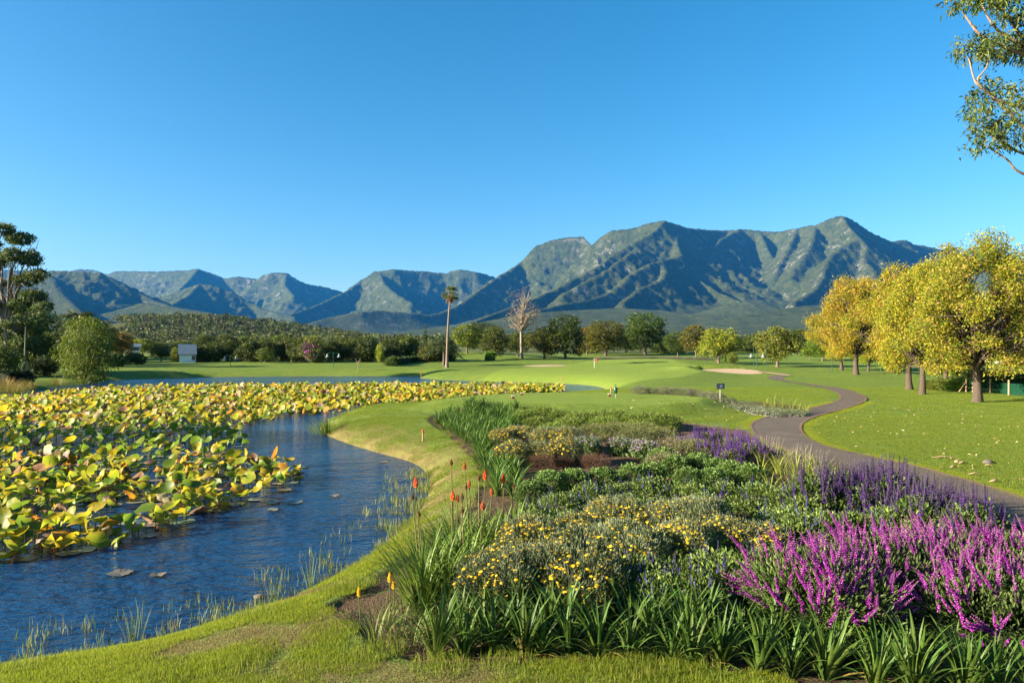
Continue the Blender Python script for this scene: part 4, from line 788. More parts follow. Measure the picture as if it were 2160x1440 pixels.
drift('heath', [[('foliage', me4)]], [(1145,953),(1185,950),(1228,947),(1255,955)], .42, 'dark brown dried heath tuft on bare soil', 'plant', 'brown heath tufts')
me5, C5, N5 = bush_mesh('succulent_foliage', .78, .6, 620, .05, .04, [(.10, .17, .035), (.14, .21, .05), (.07, .13, .03)], None, .3, .9, 6, .03, 6, 5, .6)
drift('succulent_bush', [[('foliage', me5)]], [(1120,1000),(1160,985),(1215,980),(1275,978),(1370,968),(1422,957),(1470,952),(1512,957),(1450,978),(1540,968),(1395,944),(1580,975),(1330,970),(1500,980)], .6, 'round bright green succulent bush in the middle band', 'bush', 'round succulent bushes')
# -- yellow green day lilies and lavender grasses
DLC = [(.17, .21, .03), (.20, .22, .04)]; DL = [[('foliage', clump_join('daylily_foliage', 26, .7, .022, DLC, .1, .8, curl=(.6, 1.5)))] for _ in range(2)]
drift('day_lily', DL, [(1605,948),(1640,952),(1680,958),(1720,970),(1762,988),(1650,978),(1702,990),(1605,972),(1625,990),(1670,1000),(1745,1010),(1620,940),(1700,962),(1740,976)], .58, 'yellow green grassy day lily clump beside the path', 'plant', 'day lilies beside the path', 1.25)
LGc = [(.13, .15, .06), (.22, .19, .13)]; LG = [[('foliage', clump_join('lavender_grass', 46, .8, .010, LGc, .03, .45, curl=(.05, .35), rad=.12))] for _ in range(2)]
drift('ornamental_grass', LG, [(1612,918),(1632,922),(1655,928),(1678,934),(1700,940),(1722,948),(1620,930),(1665,940)], .75, 'wispy pale grass tuft at the path bend', 'plant', 'wispy grass tufts at the path bend')
# -- red hot pokers
KN = [[('foliage', clump_join('poker_foliage', 95, 1.05, .032, [(.10, .15, .025), (.075, .125, .022)], .03, .6, curl=(.5, 1.6), seg=8, rad=.12))] for _ in range(2)]
STALK = {}
def poker_head(key, cols, L, r):
    mb = MB(); c, N_, t_ = spike_pts(L, 13, 9, 0, .05); N_[:, 2] -= .9; N_ = unit(N_); tp = np.clip(np.sin(np.pi * (t_ * .86 + .12)), .25, 1); c_ = np.asarray(cols); col = c_[0] + (c_[1] - c_[0]) * t_[:, None]; blob(mb, c, N_, r * 1.4 * tp, r * .33, np.clip(col * np.exp(rng.normal(0, .15, (len(c), 1))), 0, 1)); STALK[key] = mb.mesh('poker_head', PETAL, False)
poker_head('red', [(.62, .16, .02), (.55, .035, .012)], .15, .034); poker_head('orange', [(.50, .14, .03), (.42, .06, .02)], .12, .028); poker_head('brown', [(.18, .08, .03), (.10, .05, .02)], .10, .024); poker_head('yellow', [(.80, .48, .02), (.75, .38, .01)], .12, .026)
kn = [(905,1118,'leftmost red hot poker clump by the shore'),(955,1100,'red hot poker clump right of the leftmost one'),(1005,1078,'red hot poker clump with most of the red flowers'),(1055,1075,'rightmost red hot poker clump beside the daisy bushes'),(935,1140,'front red hot poker clump at the edge of the bare soil'),(985,1122,'red hot poker clump in front of the daisy bush'),(1035,1092,'flowerless poker clump close to the daisy bushes'),(890,1150,'flowerless poker clump nearest the shore'),(965,1070,'flowerless poker clump behind the others'),(1085,1062,'flowerless poker clump below the strap leaved patch')]
KP = []
for k, (px, py, lab) in enumerate(kn): x, y, z = spot(px, py, .82); KP.append((plant('red_hot_poker', KN[k % 2], lab, 'plant', x, y, z, 1.0, 'red hot poker clumps', 0.0, (1.35, 1.35, 1.1)), x, y, z))
for o, *_ in KP: o.scale = (1, 1, 1)
for px, py, kd, ci in ((877,1003,'red',0),(884,1066,'brown',0),(952,958,'brown',1),(980,968,'orange',2),(965,1035,'orange',1),(983,1010,'brown',2),(990,1005,'orange',2),(1010,992,'brown',2),(1023,990,'red',2),(1062,998,'red',3),(1037,1022,'orange',2),(1018,1050,'orange',5),(975,1030,'brown',1),(870,1030,'brown',0),(955,1032,'red',1),(1083,1008,'brown',3),(975,1058,'brown',5)):
    r, x, y, z = KP[ci]; X = (px - CX) / F * y; Z = EYE + (HY - py) / F * y - .17; b = np.array([x + (X - x) * .55, y, z]); mb = MB(); q = np.array([b, (b + np.array([X, y, Z])) / 2 + np.array([.01, 0, 0]), [X, y, Z]]) - np.array([x, y, z]); mb.tube(q, [.011, .010, .008], 6, (.14, .15, .045) if kd != 'brown' else (.2, .17, .08))
    s = link('flower_stalk', mb.mesh('poker_stalk', LEAF), r); link('flower_head', STALK[kd], s, q[-1])
# -- yellow bulbine and weeds on the bare corner
WD = [[('foliage', clump_join('weed_foliage', 34, .42, .012, [(.13, .18, .035), (.15, .19, .05)], .1, .9, curl=(.3, 1.4), rad=.12))] for _ in range(3)]
for k, (px, py) in enumerate(sorted([(812,1235),(850,1228),(840,1262),(890,1250),(930,1225),(900,1215),(870,1275),(950,1250),(790,1262)])):
    x, y, z = spot(px, py, .42); r = plant('weed', WD[k % 3], 'wispy green weed on the bare soil corner, %s' % ORD[k], 'plant', x, y, z, rng.uniform(.8, 1.25), 'weeds on the bare soil corner')
for px, py, lab in ((822, 1204, 'taller yellow flower spike of the pair on the bare corner'), (830, 1218, 'shorter yellow flower spike of the pair on the bare corner'), (757, 1234, 'lone yellow flower spike at the lawn edge')):
    y = 8.9; X = (px - CX) / F * y; Z = EYE + (HY - py) / F * y - .14; zb = zat(X, y) - .05; r = thing('yellow_poker', lab, 'flower', (X, y, zb)); mb = MB(); mb.tube(np.array([[.02, 0, 0], [.01, 0, (Z - zb) / 2], [0, 0, Z - zb]]), .007, 6, (.14, .17, .04)); s = link('flower_stalk', mb.mesh('poker_stalk', LEAF), r); link('flower_head', STALK['yellow'], s, (0, 0, Z - zb))
# -- mid lawn bed beside the path
me6, C6, N6 = bush_mesh('white_flower_foliage', 1.3, .42, 340, .06, .03, [(.12, .15, .06), (.08, .10, .04)], None, .6, .8, 9, .05, 6, 1); WF = [[('foliage', me6), ('flowers', daisies('white_flowers', C6, N6, 230, .024, [(.66, .64, .66), (.56, .54, .60), (.64, .62, .48)], .03, .1))]]
drift('flower_cushion', WF, [(1512,841),(1535,843),(1560,845),(1585,848),(1610,851),(1635,854),(1660,857),(1685,859),(1600,858),(1630,862),(1570,852),(1548,849),(1598,853),(1622,857),(1648,860),(1672,861)], .42, 'white flowered silvery cushion in the bed beside the path', 'plant', 'white flowered cushions', .85)
me7, C7, N7 = bush_mesh('lavender_foliage', 1.0, .5, 300, .10, .014, [(.13, .14, .08), (.10, .11, .06), (.16, .15, .11)], None, 1.2, .7, 8, .05, 6, 2)
drift('lavender', [[('foliage', me7)]], [(1352,830),(1375,830),(1398,831),(1420,832),(1445,833),(1468,834),(1492,836),(1512,838)], .5, 'grey lavender tuft in the row below the sign board', 'plant', 'lavender row below the sign board')
drift('day_lily', DL, [(1615,838),(1632,840),(1650,841),(1668,843),(1686,846),(1700,850)], .58, 'yellow green day lily clump in the bed beside the path', 'plant', 'day lilies of the mid lawn bed', 1.4)
for k, (px, py) in enumerate([(1262 + 7.2 * q, 757.5 - 3.2 * math.sin(math.pi * q / 34) + (q % 2) * 1.2 + max(0, q - 22) * .75) for q in range(34)]):
    D_ = 150 - .6 * abs(k - 17); x = (px - CX) / F * D_; plant('lavender', [('foliage', me7)], 'small lavender tuft in the double row behind the putting green', 'plant', x, D_, zat(x, D_) - .05, 1.5, 'lavender rows behind the putting green')
# ------------------------------------------------------------------ lotus beds
LOTUS = leaf_mat('lotus_leaf', 0.5, 0.5, 0.3, 0.2)
def lotus_blade(kind, n=16, rings=4, seed=0):
    g = np.random.default_rng(seed); th = np.linspace(0, 2 * np.pi, n, endpoint=False); r = np.linspace(0, 1, rings + 1)[1:]
    ph = g.uniform(0, 6.28, 4); T, Rr = np.meshgrid(th, r)
    edge = 1 + .05 * np.sin(5 * T + ph[0]) + .04 * np.sin(9 * T + ph[1]); amp = {'cup': (.38, .10, .05), 'flat': (.06, .10, .05), 'fold': (.05, .62, .06), 'droop': (-.42, .22, .08), 'dry': (-.5, .5, .2)}[kind]
    X = Rr * edge * np.cos(T); Y = Rr * edge * np.sin(T); Z = amp[0] * Rr ** 2 + amp[1] * Rr ** 2 * np.cos(2 * T + ph[2]) + amp[2] * Rr ** 2 * np.sin(7 * T + ph[3]) + .05 * Rr ** 3 * np.sin(11 * T)
    if kind in ('fold', 'dry'): k = 1 - .38 * Rr * (np.abs(np.cos(T + ph[2] / 2))); X = X * k; Y = Y * k
    V = np.concatenate([[[0, 0, -.02]], np.stack([X, Y, Z], -1).reshape(-1, 3)]) * .225
    j = np.arange(n); F3 = np.stack([0 * j, 1 + j, 1 + (j + 1) % n], -1); F4 = np.concatenate([np.stack([1 + q * n + j, 1 + (q + 1) * n + j, 1 + (q + 1) * n + (j + 1) % n, 1 + q * n + (j + 1) % n], -1) for q in range(rings - 1)])
    rad = np.concatenate([[0], Rr.ravel()]); ang = np.concatenate([[0], T.ravel()]); return V, F3, F4, rad, ang
LP = {'green': ((.115, .20, .018), (.20, .26, .022)), 'lime': ((.20, .26, .018), (.36, .34, .02)), 'yellow': ((.34, .30, .015), (.50, .36, .018)), 'orange': ((.40, .22, .015), (.42, .14, .02)), 'dry': ((.13, .075, .045), (.34, .23, .15)), 'pale': ((.30, .26, .12), (.50, .40, .27))}
def lotus_col(pk, rad, ang, g):
    a, b = np.array(LP[pk][0]), np.array(LP[pk][1]); k = np.clip(rad ** 2 * (.65 + .5 * np.sin(ang * 2 + g.uniform(0, 6))) + .12 * np.sin(ang * 9), 0, 1)[:, None]; c = a + (b - a) * k
    rim = ((rad > .98) & (np.sin(ang * 3 + g.uniform(0, 6)) > .35))[:, None]; return np.where(rim & (pk != 'green'), c * .4 + np.array([.30, .15, .05]) * .6, c) * g.uniform(.85, 1.15)
BL_ = []
for k, (kind, pk) in enumerate([('cup', 'green'), ('cup', 'lime'), ('flat', 'lime'), ('fold', 'lime'), ('fold', 'green'), ('flat', 'yellow'), ('cup', 'yellow'), ('fold', 'yellow'), ('droop', 'orange'), ('fold', 'orange'), ('droop', 'dry'), ('dry', 'dry'), ('cup', 'lime'), ('droop', 'lime'), ('dry', 'pale'), ('flat', 'green')]):
    V, F3, F4, rad, ang = lotus_blade(kind, 16, 4, k); mb = MB(); mb.add(V, F3, 0); mb.F4.append(F4); mb.C[0] = lotus_col(pk, rad, ang, np.random.default_rng(k)); BL_.append((mb.mesh('lotus_blade', LOTUS), kind, pk))
wts_near = np.array([8, 11, 9, 8, 7, 8, 9, 7, 4, 4, 4, 4, 10, 7, 4, 8.]); wts_near /= wts_near.sum()
mb = MB(); mb.tube(np.array([[0, 0, -1], [.03, 0, -.5], [0, 0, 0]]), .009, 5, (.12, .13, .04), False); STK = mb.mesh('lotus_stalk', LOTUS)
wl = lambda pts: np.array([G(x, y, WZ) for x, y in pts])
NEAR_F = wl([(-260, 1215), (60, 1180), (200, 1160), (330, 1128), (430, 1090), (500, 1072), (580, 1040), (640, 1012), (630, 990), (560, 975), (470, 972), (330, 968), (150, 972), (-300, 972)])
DARK_F = wl([(-300, 972), (150, 972), (330, 968), (470, 972), (500, 960), (530, 935), (480, 918), (520, 900), (300, 905), (0, 905), (-300, 905)])
FAR_F = np.concatenate([wl([(-300, 905), (0, 905), (300, 905), (520, 898), (560, 885), (630, 876), (720, 871), (760, 862)]), [(-8.6, 50), (-3, 57), (4, 64), (5.0, 66)], wl([(1186, 818), (1100, 817), (900, 815), (760, 815), (500, 817), (330, 820), (200, 826), (120, 834), (0, 846), (-200, 864)])])
def fill(poly, d, mind, n_max=12000):
    lo, hi = poly.min(0), poly.max(0); n = min(int((hi - lo).prod() * d), 90000); p = lo + rng.random((n, 2)) * (hi - lo); p = p[poly_sd(poly, p[:, 0], p[:, 1]) < 0]; p = p[poly_sd(LAKE, p[:, 0], p[:, 1]) < -.25]
    p = p[(np.abs(p[:, 0]) < p[:, 1] * .82 + 1)]; cell = {}; out = []
    for q in p:
        c = (int(q[0] / mind), int(q[1] / mind))
        if any((q - e) @ (q - e) < mind * mind for a in (-1, 0, 1) for b in (-1, 0, 1) for e in cell.get((c[0] + a, c[1] + b), ())): continue
        cell.setdefault(c, []).append(q); out.append(q)
        if len(out) >= n_max: break
    return np.array(out)
pn = fill(NEAR_F, 22, .19); pd = fill(DARK_F, 4.5, .3); pf = fill(FAR_F, 8.5, .27)
hn = fbm(pn[:, 0] * .35, pn[:, 1] * .35, 3); pn = pn[(hn > -.07) | (rng.random(len(pn)) < .22)]
WORDS = {'green': 'green', 'lime': 'yellow green', 'yellow': 'yellow', 'orange': 'orange brown', 'dry': 'dry brown', 'pale': 'withered beige'}; SH = {'cup': 'cupped', 'flat': 'flat', 'fold': 'folded', 'droop': 'drooping', 'dry': 'crumpled'}
allp = np.concatenate([pn, pd]); isd = np.r_[np.zeros(len(pn), bool), np.ones(len(pd), bool)]; o_ = np.argsort(allp[:, 1] + (np.abs(CX + F * allp[:, 0] / allp[:, 1] - 1080) > 1090) * 100)
far_list = [(p, 'f') for p in pf]
for rank, q in enumerate(o_):
    p = allp[q]
    if rank >= 300 or abs(CX + F * p[0] / p[1] - 1080) > 1100: far_list.append((p, 'd' if isd[q] else 'n')); continue
    k = rng.choice(16, p=wts_near); me, kind, pk = BL_[k]; h = rng.uniform(.06, .48) if kind not in ('dry', 'droop') else rng.uniform(.1, .5); s = rng.uniform(.62, 1.15) * (1 if kind != 'dry' else .8)
    r = thing('lotus_leaf', '%s %s lotus leaf standing on its stalk in the near lotus bed' % (SH[kind], WORDS[pk]), 'lotus leaf', (p[0], p[1], WZ), rng.uniform(0, 6.28), 'lotus leaves of the near bed')
    b = link('blade', me, r, (0, 0, h), rng.uniform(0, 6.28), s); b.rotation_euler[0] = rng.normal(0, .38); b.rotation_euler[1] = rng.normal(0, .38); w_ = rng.uniform(.8, 1.2); b.color = (w_, w_, w_, 1)
    st_ = link('stalk', STK, r, (0, 0, h)); st_.scale = (1, 1, h + .25)
mb = MB(); lowv = [lotus_blade(kd, 7, 2, 50 + k) for k, kd in enumerate(['cup', 'flat', 'fold', 'droop', 'dry', 'cup', 'fold', 'flat'])]
fw = {'f': (['lime', 'yellow', 'green', 'orange', 'pale', 'dry'], [.36, .27, .16, .07, .10, .04]), 'd': (['green', 'lime', 'yellow', 'dry'], [.62, .2, .1, .08]), 'n': (['lime', 'green', 'yellow', 'orange', 'dry'], [.38, .22, .25, .08, .07])}
for p, z in far_list:
    V, F3, F4, rad, ang = lowv[rng.integers(0, 8)]; pk = rng.choice(fw[z][0], p=np.array(fw[z][1]) / sum(fw[z][1])); s = rng.uniform(.65, 1.2) * (1.15 if z == 'f' else 1); a, b, c = rng.uniform(0, 6.28), rng.normal(-.35, .5), rng.normal(.15, .5)
    Rm = np.array([[math.cos(a), -math.sin(a), 0], [math.sin(a), math.cos(a), 0], [0, 0, 1]]); Rx = np.array([[1, 0, 0], [0, math.cos(c), -math.sin(c)], [0, math.sin(c), math.cos(c)]]); Ry = np.array([[math.cos(b), 0, math.sin(b)], [0, 1, 0], [-math.sin(b), 0, math.cos(b)]])
    h = rng.uniform(.06, .52) if z != 'd' else rng.uniform(.08, .55); W_ = (V * s) @ Rm.T @ Rx.T @ Ry.T + np.array([p[0], p[1], WZ + h]); n0 = mb.n; mb.add(W_, F3, lotus_col(pk, rad, ang, rng)); mb.F4.append(F4 + n0)
    if p[1] < 34: mb.tube(np.array([[p[0], p[1], WZ - .1], [p[0], p[1], WZ + h]]), .009, 3, (.12, .13, .04), False)
tag(link('lotus_leaves', mb.mesh('lotus_leaves', LOTUS)), 'yellow green lotus leaves covering the far part of the lake', 'lotus leaves', kind='stuff')
# floating pads
t = NT('floating_pad'); c = t.mix(1.0, t.attr('col'), t.n('ShaderNodeObjectInfo').outputs['Color'], 'MULTIPLY'); PADM = t.bsdf(c, .35, .5)
def pad(mb, x, y, r, col, n=9):
    a = np.linspace(.25, 6.03, n) + rng.uniform(0, 6.28); rr = r * (1 + .07 * rng.normal(size=n)); V = np.concatenate([[[x, y, WZ + .014]], np.stack([x + rr * np.cos(a), y + rr * np.sin(a), np.full(n, WZ + .012) + rng.uniform(0, .015, n)], -1)]); j = np.arange(n); mb.add(V, np.stack([0 * j, 1 + j, 1 + (j + 1) % n], -1), col)
mb = MB(); pads = np.concatenate([fill(NEAR_F, 2.5, .4), fill(DARK_F, 2.6, .4), fill(wl([(500, 905), (520, 890), (640, 868), (640, 840), (560, 835), (470, 850), (430, 880)]), 3, .45)])
for p in pads: pad(mb, p[0], p[1], rng.uniform(.12, .3), pal(1, [(.12, .16, .09), (.20, .20, .14), (.09, .12, .05), (.16, .11, .07)])[0])
tag(link('floating_pads', mb.mesh('floating_pads', PADM, False)), 'flat pale leaves floating between the standing lotus leaves', 'floating leaves', kind='stuff')
for px, py, r, lab in ((253, 1210, .22, 'curled brown floating leaf on open water near the lawn'), (332, 1214, .14, 'small pale leaf floating right of a curled brown one'), (145, 1168, .22, 'dark rimmed floating leaf below the lotus bed'), (320, 1130, .18, 'floating leaf at the tip of the lotus bed'), (600, 1035, .2, 'flat pale leaf off the point of the lotus bed'), (576, 1060, .2, 'flat pad drifting right of the lotus bed'), (622, 1060, .22, 'long pale floating leaf in the channel'), (705, 1047, .16, 'small floating leaf in mid channel'), (575, 1076, .15, 'small pale pad below a flat pad beside the lotus bed'), (640, 985, .22, 'floating leaf right of the lotus point'), (455, 1078, .22, 'upturned beige leaf floating beside the lotus bed'), (808, 975, .2, 'floating leaf close to the grassy bank')):
    x, y = G(px, py, WZ); mb = MB(); pad(mb, 0, 0, r, pal(1, [(.13, .10, .06), (.10, .10, .06)])[0], 22); V = mb.V[0]; V[:, 2] -= WZ; V[1:, 2] += .012 * (1 + np.sin(np.arange(len(V) - 1) * .9 + px))
    tag(link('floating_leaf', mb.mesh('floating_leaf', PADM, False), None, (x, y, WZ)), lab, 'leaf', 'single floating leaves')
# reeds in the shallows
mb = MB(); n = 2600; cnt = 0
pr = np.stack([rng.uniform(-7.5, -1.2, 40000), rng.uniform(8, 24, 40000)], 1); dr = poly_sd(LAKE, pr[:, 0], pr[:, 1])
pr = pr[(dr < .05) & (dr > -1.5) & (rng.random(40000) < np.exp(dr * 1.5) * np.clip((pr[:, 1] - 7.5) / 3, .25, 1)) & (fbm(pr[:, 0] * 1.4, pr[:, 1] * 1.4, 2) > -.02 + .15 * rng.random(40000))]
for p in pr[:950]:
    cnt += 1; m = rng.integers(2, 5); h = rng.uniform(.08, .36, m); a = rng.uniform(0, 6.28, m); ti = rng.uniform(.02, .3, m); d3 = np.stack([np.cos(a) * ti, np.sin(a) * ti, np.ones(m)], -1); b = np.array([p[0], p[1], WZ - .05]) + np.concatenate([rng.normal(0, .03, (m, 2)), np.zeros((m, 1))], 1)
    leaves(mb, b, unit(d3), h, .012, pal(m, [(.16, .22, .03), (.22, .24, .06), (.12, .18, .025), (.28, .24, .10)]), 0)
tag(link('reeds', mb.mesh('reeds', LEAF, False)), 'thin reeds and water grass along the near shore', 'reeds', kind='stuff')
x, y = G(690, 915, WZ); cl = clump_join('reed_clump', 220, .95, .016, [(.09, .14, .02), (.14, .19, .03)], .02, .5, LEAF, 5, (.1, .6), .28); r = thing('reed_clump', 'dense green reed clump on the point of the grassy bank', 'reeds', (x, y, WZ)); link('foliage', cl, r); r.scale = (1.5, 1.5, .85)
for px, py, lab in ((297, 1325, 'tall thin reeds standing alone in the water'), (280, 1350, 'small reed tuft at the lawn edge'), (580, 1262, 'reed tuft left of the old stump in the shallows'), (655, 1230, 'reed tuft right of the old stump in the shallows')):
    x, y = G(px, py, WZ); r = thing('reed_clump', lab, 'reeds', (x, y, WZ - .05)); link('foliage', clump_join('reed_foliage', 7 if py == 1325 else 16, .55, .009, [(.12, .18, .03), (.18, .22, .05)], .03, .3, LEAF, 4, (.02, .2), .05), r)
# ------------------------------------------------------------------ grass blades (geometry nodes scatter a few square tufts over the lawns)
GRASSM = leaf_mat('grass_blade', 0.55, 0.6, 0.15, 0.1)
pc = bpy.data.collections.new('turf_pieces')
def turf(name, n, size, h, wd, cols, wts=None, lean=.5):
    ra_ = size * .72 * rng.random(n) ** .62; aa_ = rng.uniform(0, 6.28, n); xy = np.stack([ra_ * np.cos(aa_), ra_ * np.sin(aa_)], 1); a = rng.uniform(0, 6.28, n); ti = np.abs(rng.normal(0, lean, n)); d = unit(np.stack([np.cos(a) * ti, np.sin(a) * ti, np.ones(n)], -1)); hh = h * rng.uniform(.5, 1.25, n)
    b = np.concatenate([xy, np.full((n, 1), -.012)], 1); S = unit(np.cross(d, rdir(n))) * wd / 2; tip = b + d * hh[:, None] - np.array([0, 0, 1]) * (hh * ti * .25)[:, None]
    V = np.stack([b - S, b + S, tip], 1).reshape(-1, 3); mb = MB(); mb.add(V, np.arange(3 * n).reshape(n, 3), np.repeat(pal(n, cols, wts, .2), 3, 0)); o = bpy.data.objects.new(name, mb.mesh(name, GRASSM, False)); pc.objects.link(o)
LG_ = [(.215, .265, .018), (.155, .215, .015), (.275, .305, .035), (.34, .29, .11)]
turf('turf_0', 2600, .5, .058, .006, LG_, [.4, .35, .2, .05])
LR_ = [(.155, .215, .020), (.11, .17, .015), (.20, .24, .035), (.27, .24, .10)]
turf('turf_1', 1500, 1.0, .055, .011, LR_, [.4, .35, .18, .07])
turf('turf_2', 700, .5, .05, .008, [(.30, .23, .10), (.24, .19, .08), (.17, .20, .03), (.40, .32, .16)], [.35, .25, .25, .15], 1.1)
turf('turf_3', 420, .5, .13, .009, [(.17, .23, .022), (.12, .18, .016), (.24, .25, .05)], None, .45)
turf('turf_4', 1700, .5, .045, .006, [(.22, .16, .075), (.15, .11, .05), (.14, .16, .03), (.30, .24, .12)], [.33, .3, .2, .17], 1.3)
turf('turf_5', 1300, 2.0, .06, .022, LR_, [.42, .35, .18, .05])
PTS = []
def scatter(n_try, x0, x1, y0, y1, size, idx, cond, step):
    nx = int((x1 - x0) / step); ny = int((y1 - y0) / step); X, Y = np.meshgrid(x0 + (np.arange(nx) + .5) * step, y0 + (np.arange(ny) + .5) * step); X = X.ravel() + rng.uniform(-.3, .3, X.size) * step; Y = Y.ravel() + rng.uniform(-.3, .3, Y.size) * step
    k = (np.abs(X) < Y * .80 + 1.0); X, Y = X[k], Y[k]; k = cond(X, Y); X, Y = X[k], Y[k]; Z = h_land(X, Y); e = .15
    gx_ = (h_land(X + e, Y) - h_land(X - e, Y)) / (2 * e); gy_ = (h_land(X, Y + e) - h_land(X, Y - e)) / (2 * e)
    for q in range(len(X)): PTS.append((X[q], Y[q], Z[q], math.atan(gy_[q]), -math.atan(gx_[q]), idx))
PATHP = np.concatenate([ga, gb[::-1]])
def drym(X, Y): s_ = poly_sd(LAKE, X, Y); return (s_ > .02) & (s_ < 1.9 + .8 * fbm(X * .7, Y * .7, 2)) & (fbm(X * .9, Y * .9 + 2, 3) > -.03) & (Y > 13) & (Y < 34)
def patch(X, Y): return (fbm(X * .55 + 3, Y * .9, 3) > .10) & (Y < 13)
def lawn(X, Y, m=.12): return (poly_sd(BED, X, Y) > m) & (poly_sd(LAKE, X, Y) > m) & (poly_sd(PATHP, X, Y) > m) & (poly_sd(MIDBED, X, Y) > m)
scatter(0, -8, 12, 4.6, 15, .5, 0, lambda X, Y: lawn(X, Y, .2) & (Y < 15) & ~drym(X, Y) & ~patch(X, Y) & (poly_sd(LAKE, X, Y) > .34), .37)
scatter(0, -11, 32, 15, 36, 1, 1, lambda X, Y: lawn(X, Y, .45) & (poly_sd(TEE, X, Y) > .4) & ~drym(X, Y), .8)
scatter(0, -12, 48, 36, 62, 2, 5, lambda X, Y: lawn(X, Y, 1.0) & (poly_sd(TEE, X, Y) > .8) & (poly_sd(GREEN, X, Y) > 1), 1.7)
scatter(0, -11, 4, 7, 42, .5, 2, lambda X, Y: drym(X, Y) & (poly_sd(BED, X, Y) > .1), .40)
scatter(0, -10, 4, 6, 30, .5, 3, lambda X, Y: (poly_sd(LAKE, X, Y) > -.1) & (poly_sd(LAKE, X, Y) < .4) & (fbm(X * .8 + 9, Y * .8, 3) > .08), .40)
scatter(0, -3, 8, 5, 30, .5, 3, lambda X, Y: (np.abs(poly_sd(BED, X, Y) - .12) < .14) & (poly_sd(PATHP, X, Y) > .15) & (poly_sd(LAKE, X, Y) > .2) & (fbm(X * 1.5, Y * 1.5, 2) > .12), .4)
scatter(0, -8, 9, 5, 15, .5, 4, lambda X, Y: lawn(X, Y, .15) & patch(X, Y), .36)
scatter(0, -8, 9, 5, 14, .5, 3, lambda X, Y: lawn(X, Y, .2) & (rng.random(len(X)) < .16) & ~patch(X, Y), .4)
scatter(0, 5, 30, 10, 45, .5, 0, lambda X, Y: (np.abs(poly_sd(PATHP, X, Y) - .2) < .12) & (poly_sd(BED, X, Y) > .1), .3)
PT = np.array(PTS); n = len(PT)
me = bpy.data.meshes.new('grass'); me.vertices.add(n); me.vertices.foreach_set('co', PT[:, :3].astype(np.float32).ravel())
a = me.attributes.new('tilt', 'FLOAT_VECTOR', 'POINT'); tv = np.zeros((n, 3), np.float32); tv[:, :2] = PT[:, 3:5]; tv[:, 2] = 0; a.data.foreach_set('vector', tv.ravel())
a = me.attributes.new('spin', 'FLOAT', 'POINT'); a.data.foreach_set('value', (rng.integers(0, 4, n) * math.pi / 2).astype(np.float32))
a = me.attributes.new('piece', 'INT', 'POINT'); a.data.foreach_set('value', PT[:, 5].astype(np.int32))
me.materials.append(GRASSM)
go = tag(link('grass', me), 'short green lawn grass around the bed and lake', 'grass', kind='stuff')
ng = bpy.data.node_groups.new('scatter_turf', 'GeometryNodeTree'); ng.interface.new_socket('Geometry', in_out='INPUT', socket_type='NodeSocketGeometry'); ng.interface.new_socket('Geometry', in_out='OUTPUT', socket_type='NodeSocketGeometry')
N = ng.nodes.new; gi = N('NodeGroupInput'); gout = N('NodeGroupOutput'); iop = N('GeometryNodeInstanceOnPoints'); ci = N('GeometryNodeCollectionInfo'); ci.inputs['Collection'].default_value = pc; ci.inputs['Separate Children'].default_value = True; ci.inputs['Reset Children'].default_value = True
def na(name, typ):
    x = N('GeometryNodeInputNamedAttribute'); x.data_type = typ; x.inputs['Name'].default_value = name; return x.outputs[0]
e2r = N('FunctionNodeEulerToRotation'); ng.links.new(na('tilt', 'FLOAT_VECTOR'), e2r.inputs[0])
cx = N('ShaderNodeCombineXYZ'); ng.links.new(na('spin', 'FLOAT'), cx.inputs[2]); e2 = N('FunctionNodeEulerToRotation'); ng.links.new(cx.outputs[0], e2.inputs[0])
rr_ = N('FunctionNodeRotateRotation'); rr_.rotation_space = 'LOCAL'; ng.links.new(e2r.outputs[0], rr_.inputs[0]); ng.links.new(e2.outputs[0], rr_.inputs[1])
ng.links.new(gi.outputs[0], iop.inputs['Points']); ng.links.new(ci.outputs[0], iop.inputs['Instance']); iop.inputs['Pick Instance'].default_value = True; ng.links.new(na('piece', 'INT'), iop.inputs['Instance Index']); ng.links.new(rr_.outputs[0], iop.inputs['Rotation']); ng.links.new(iop.outputs[0], gout.inputs[0])
md = go.modifiers.new('scatter', 'NODES'); md.node_group = ng
# fallen leaves and bark on the right lawn, straw on the bank
mb = MB(); n = 700; Y = rng.uniform(12, 40, n); X = rng.uniform(6, 26, n); k = lawn(X, Y, .2) & (np.abs(X) < Y * .8); X, Y = X[k], Y[k]; n = len(X); C = np.stack([X, Y, h_land(X, Y) + .045], -1); leaves(mb, C, unit(rdir(n) * np.array([1, 1, .25])), rng.uniform(.05, .14, n), .05, pal(n, [(.42, .32, .16), (.35, .22, .10), (.5, .42, .25)]))
tag(link('fallen_leaves', mb.mesh('fallen_leaves', LEAF, False)), 'dry leaves scattered over the right lawn', 'leaves', kind='stuff')
mb = MB(); n = 3800; Y = rng.uniform(7.3, 28, n); X = rng.uniform(-3, 8, n); k = poly_sd(BED, X, Y) < -.02; X, Y = X[k], Y[k]; n = len(X); C = np.stack([X, Y, h_land(X, Y) - .05 + .03 * rng.random(n)], -1); leaves(mb, C, unit(rdir(n) * np.array([1, 1, .3])), rng.uniform(.03, .12, n), .014, pal(n, [(.22, .15, .08), (.12, .08, .045), (.30, .22, .12), (.07, .045, .03)]))
tag(link('mulch', mb.mesh('mulch', LEAF, False)), 'bark mulch strewn over the soil of the flower bed', 'mulch', kind='stuff')
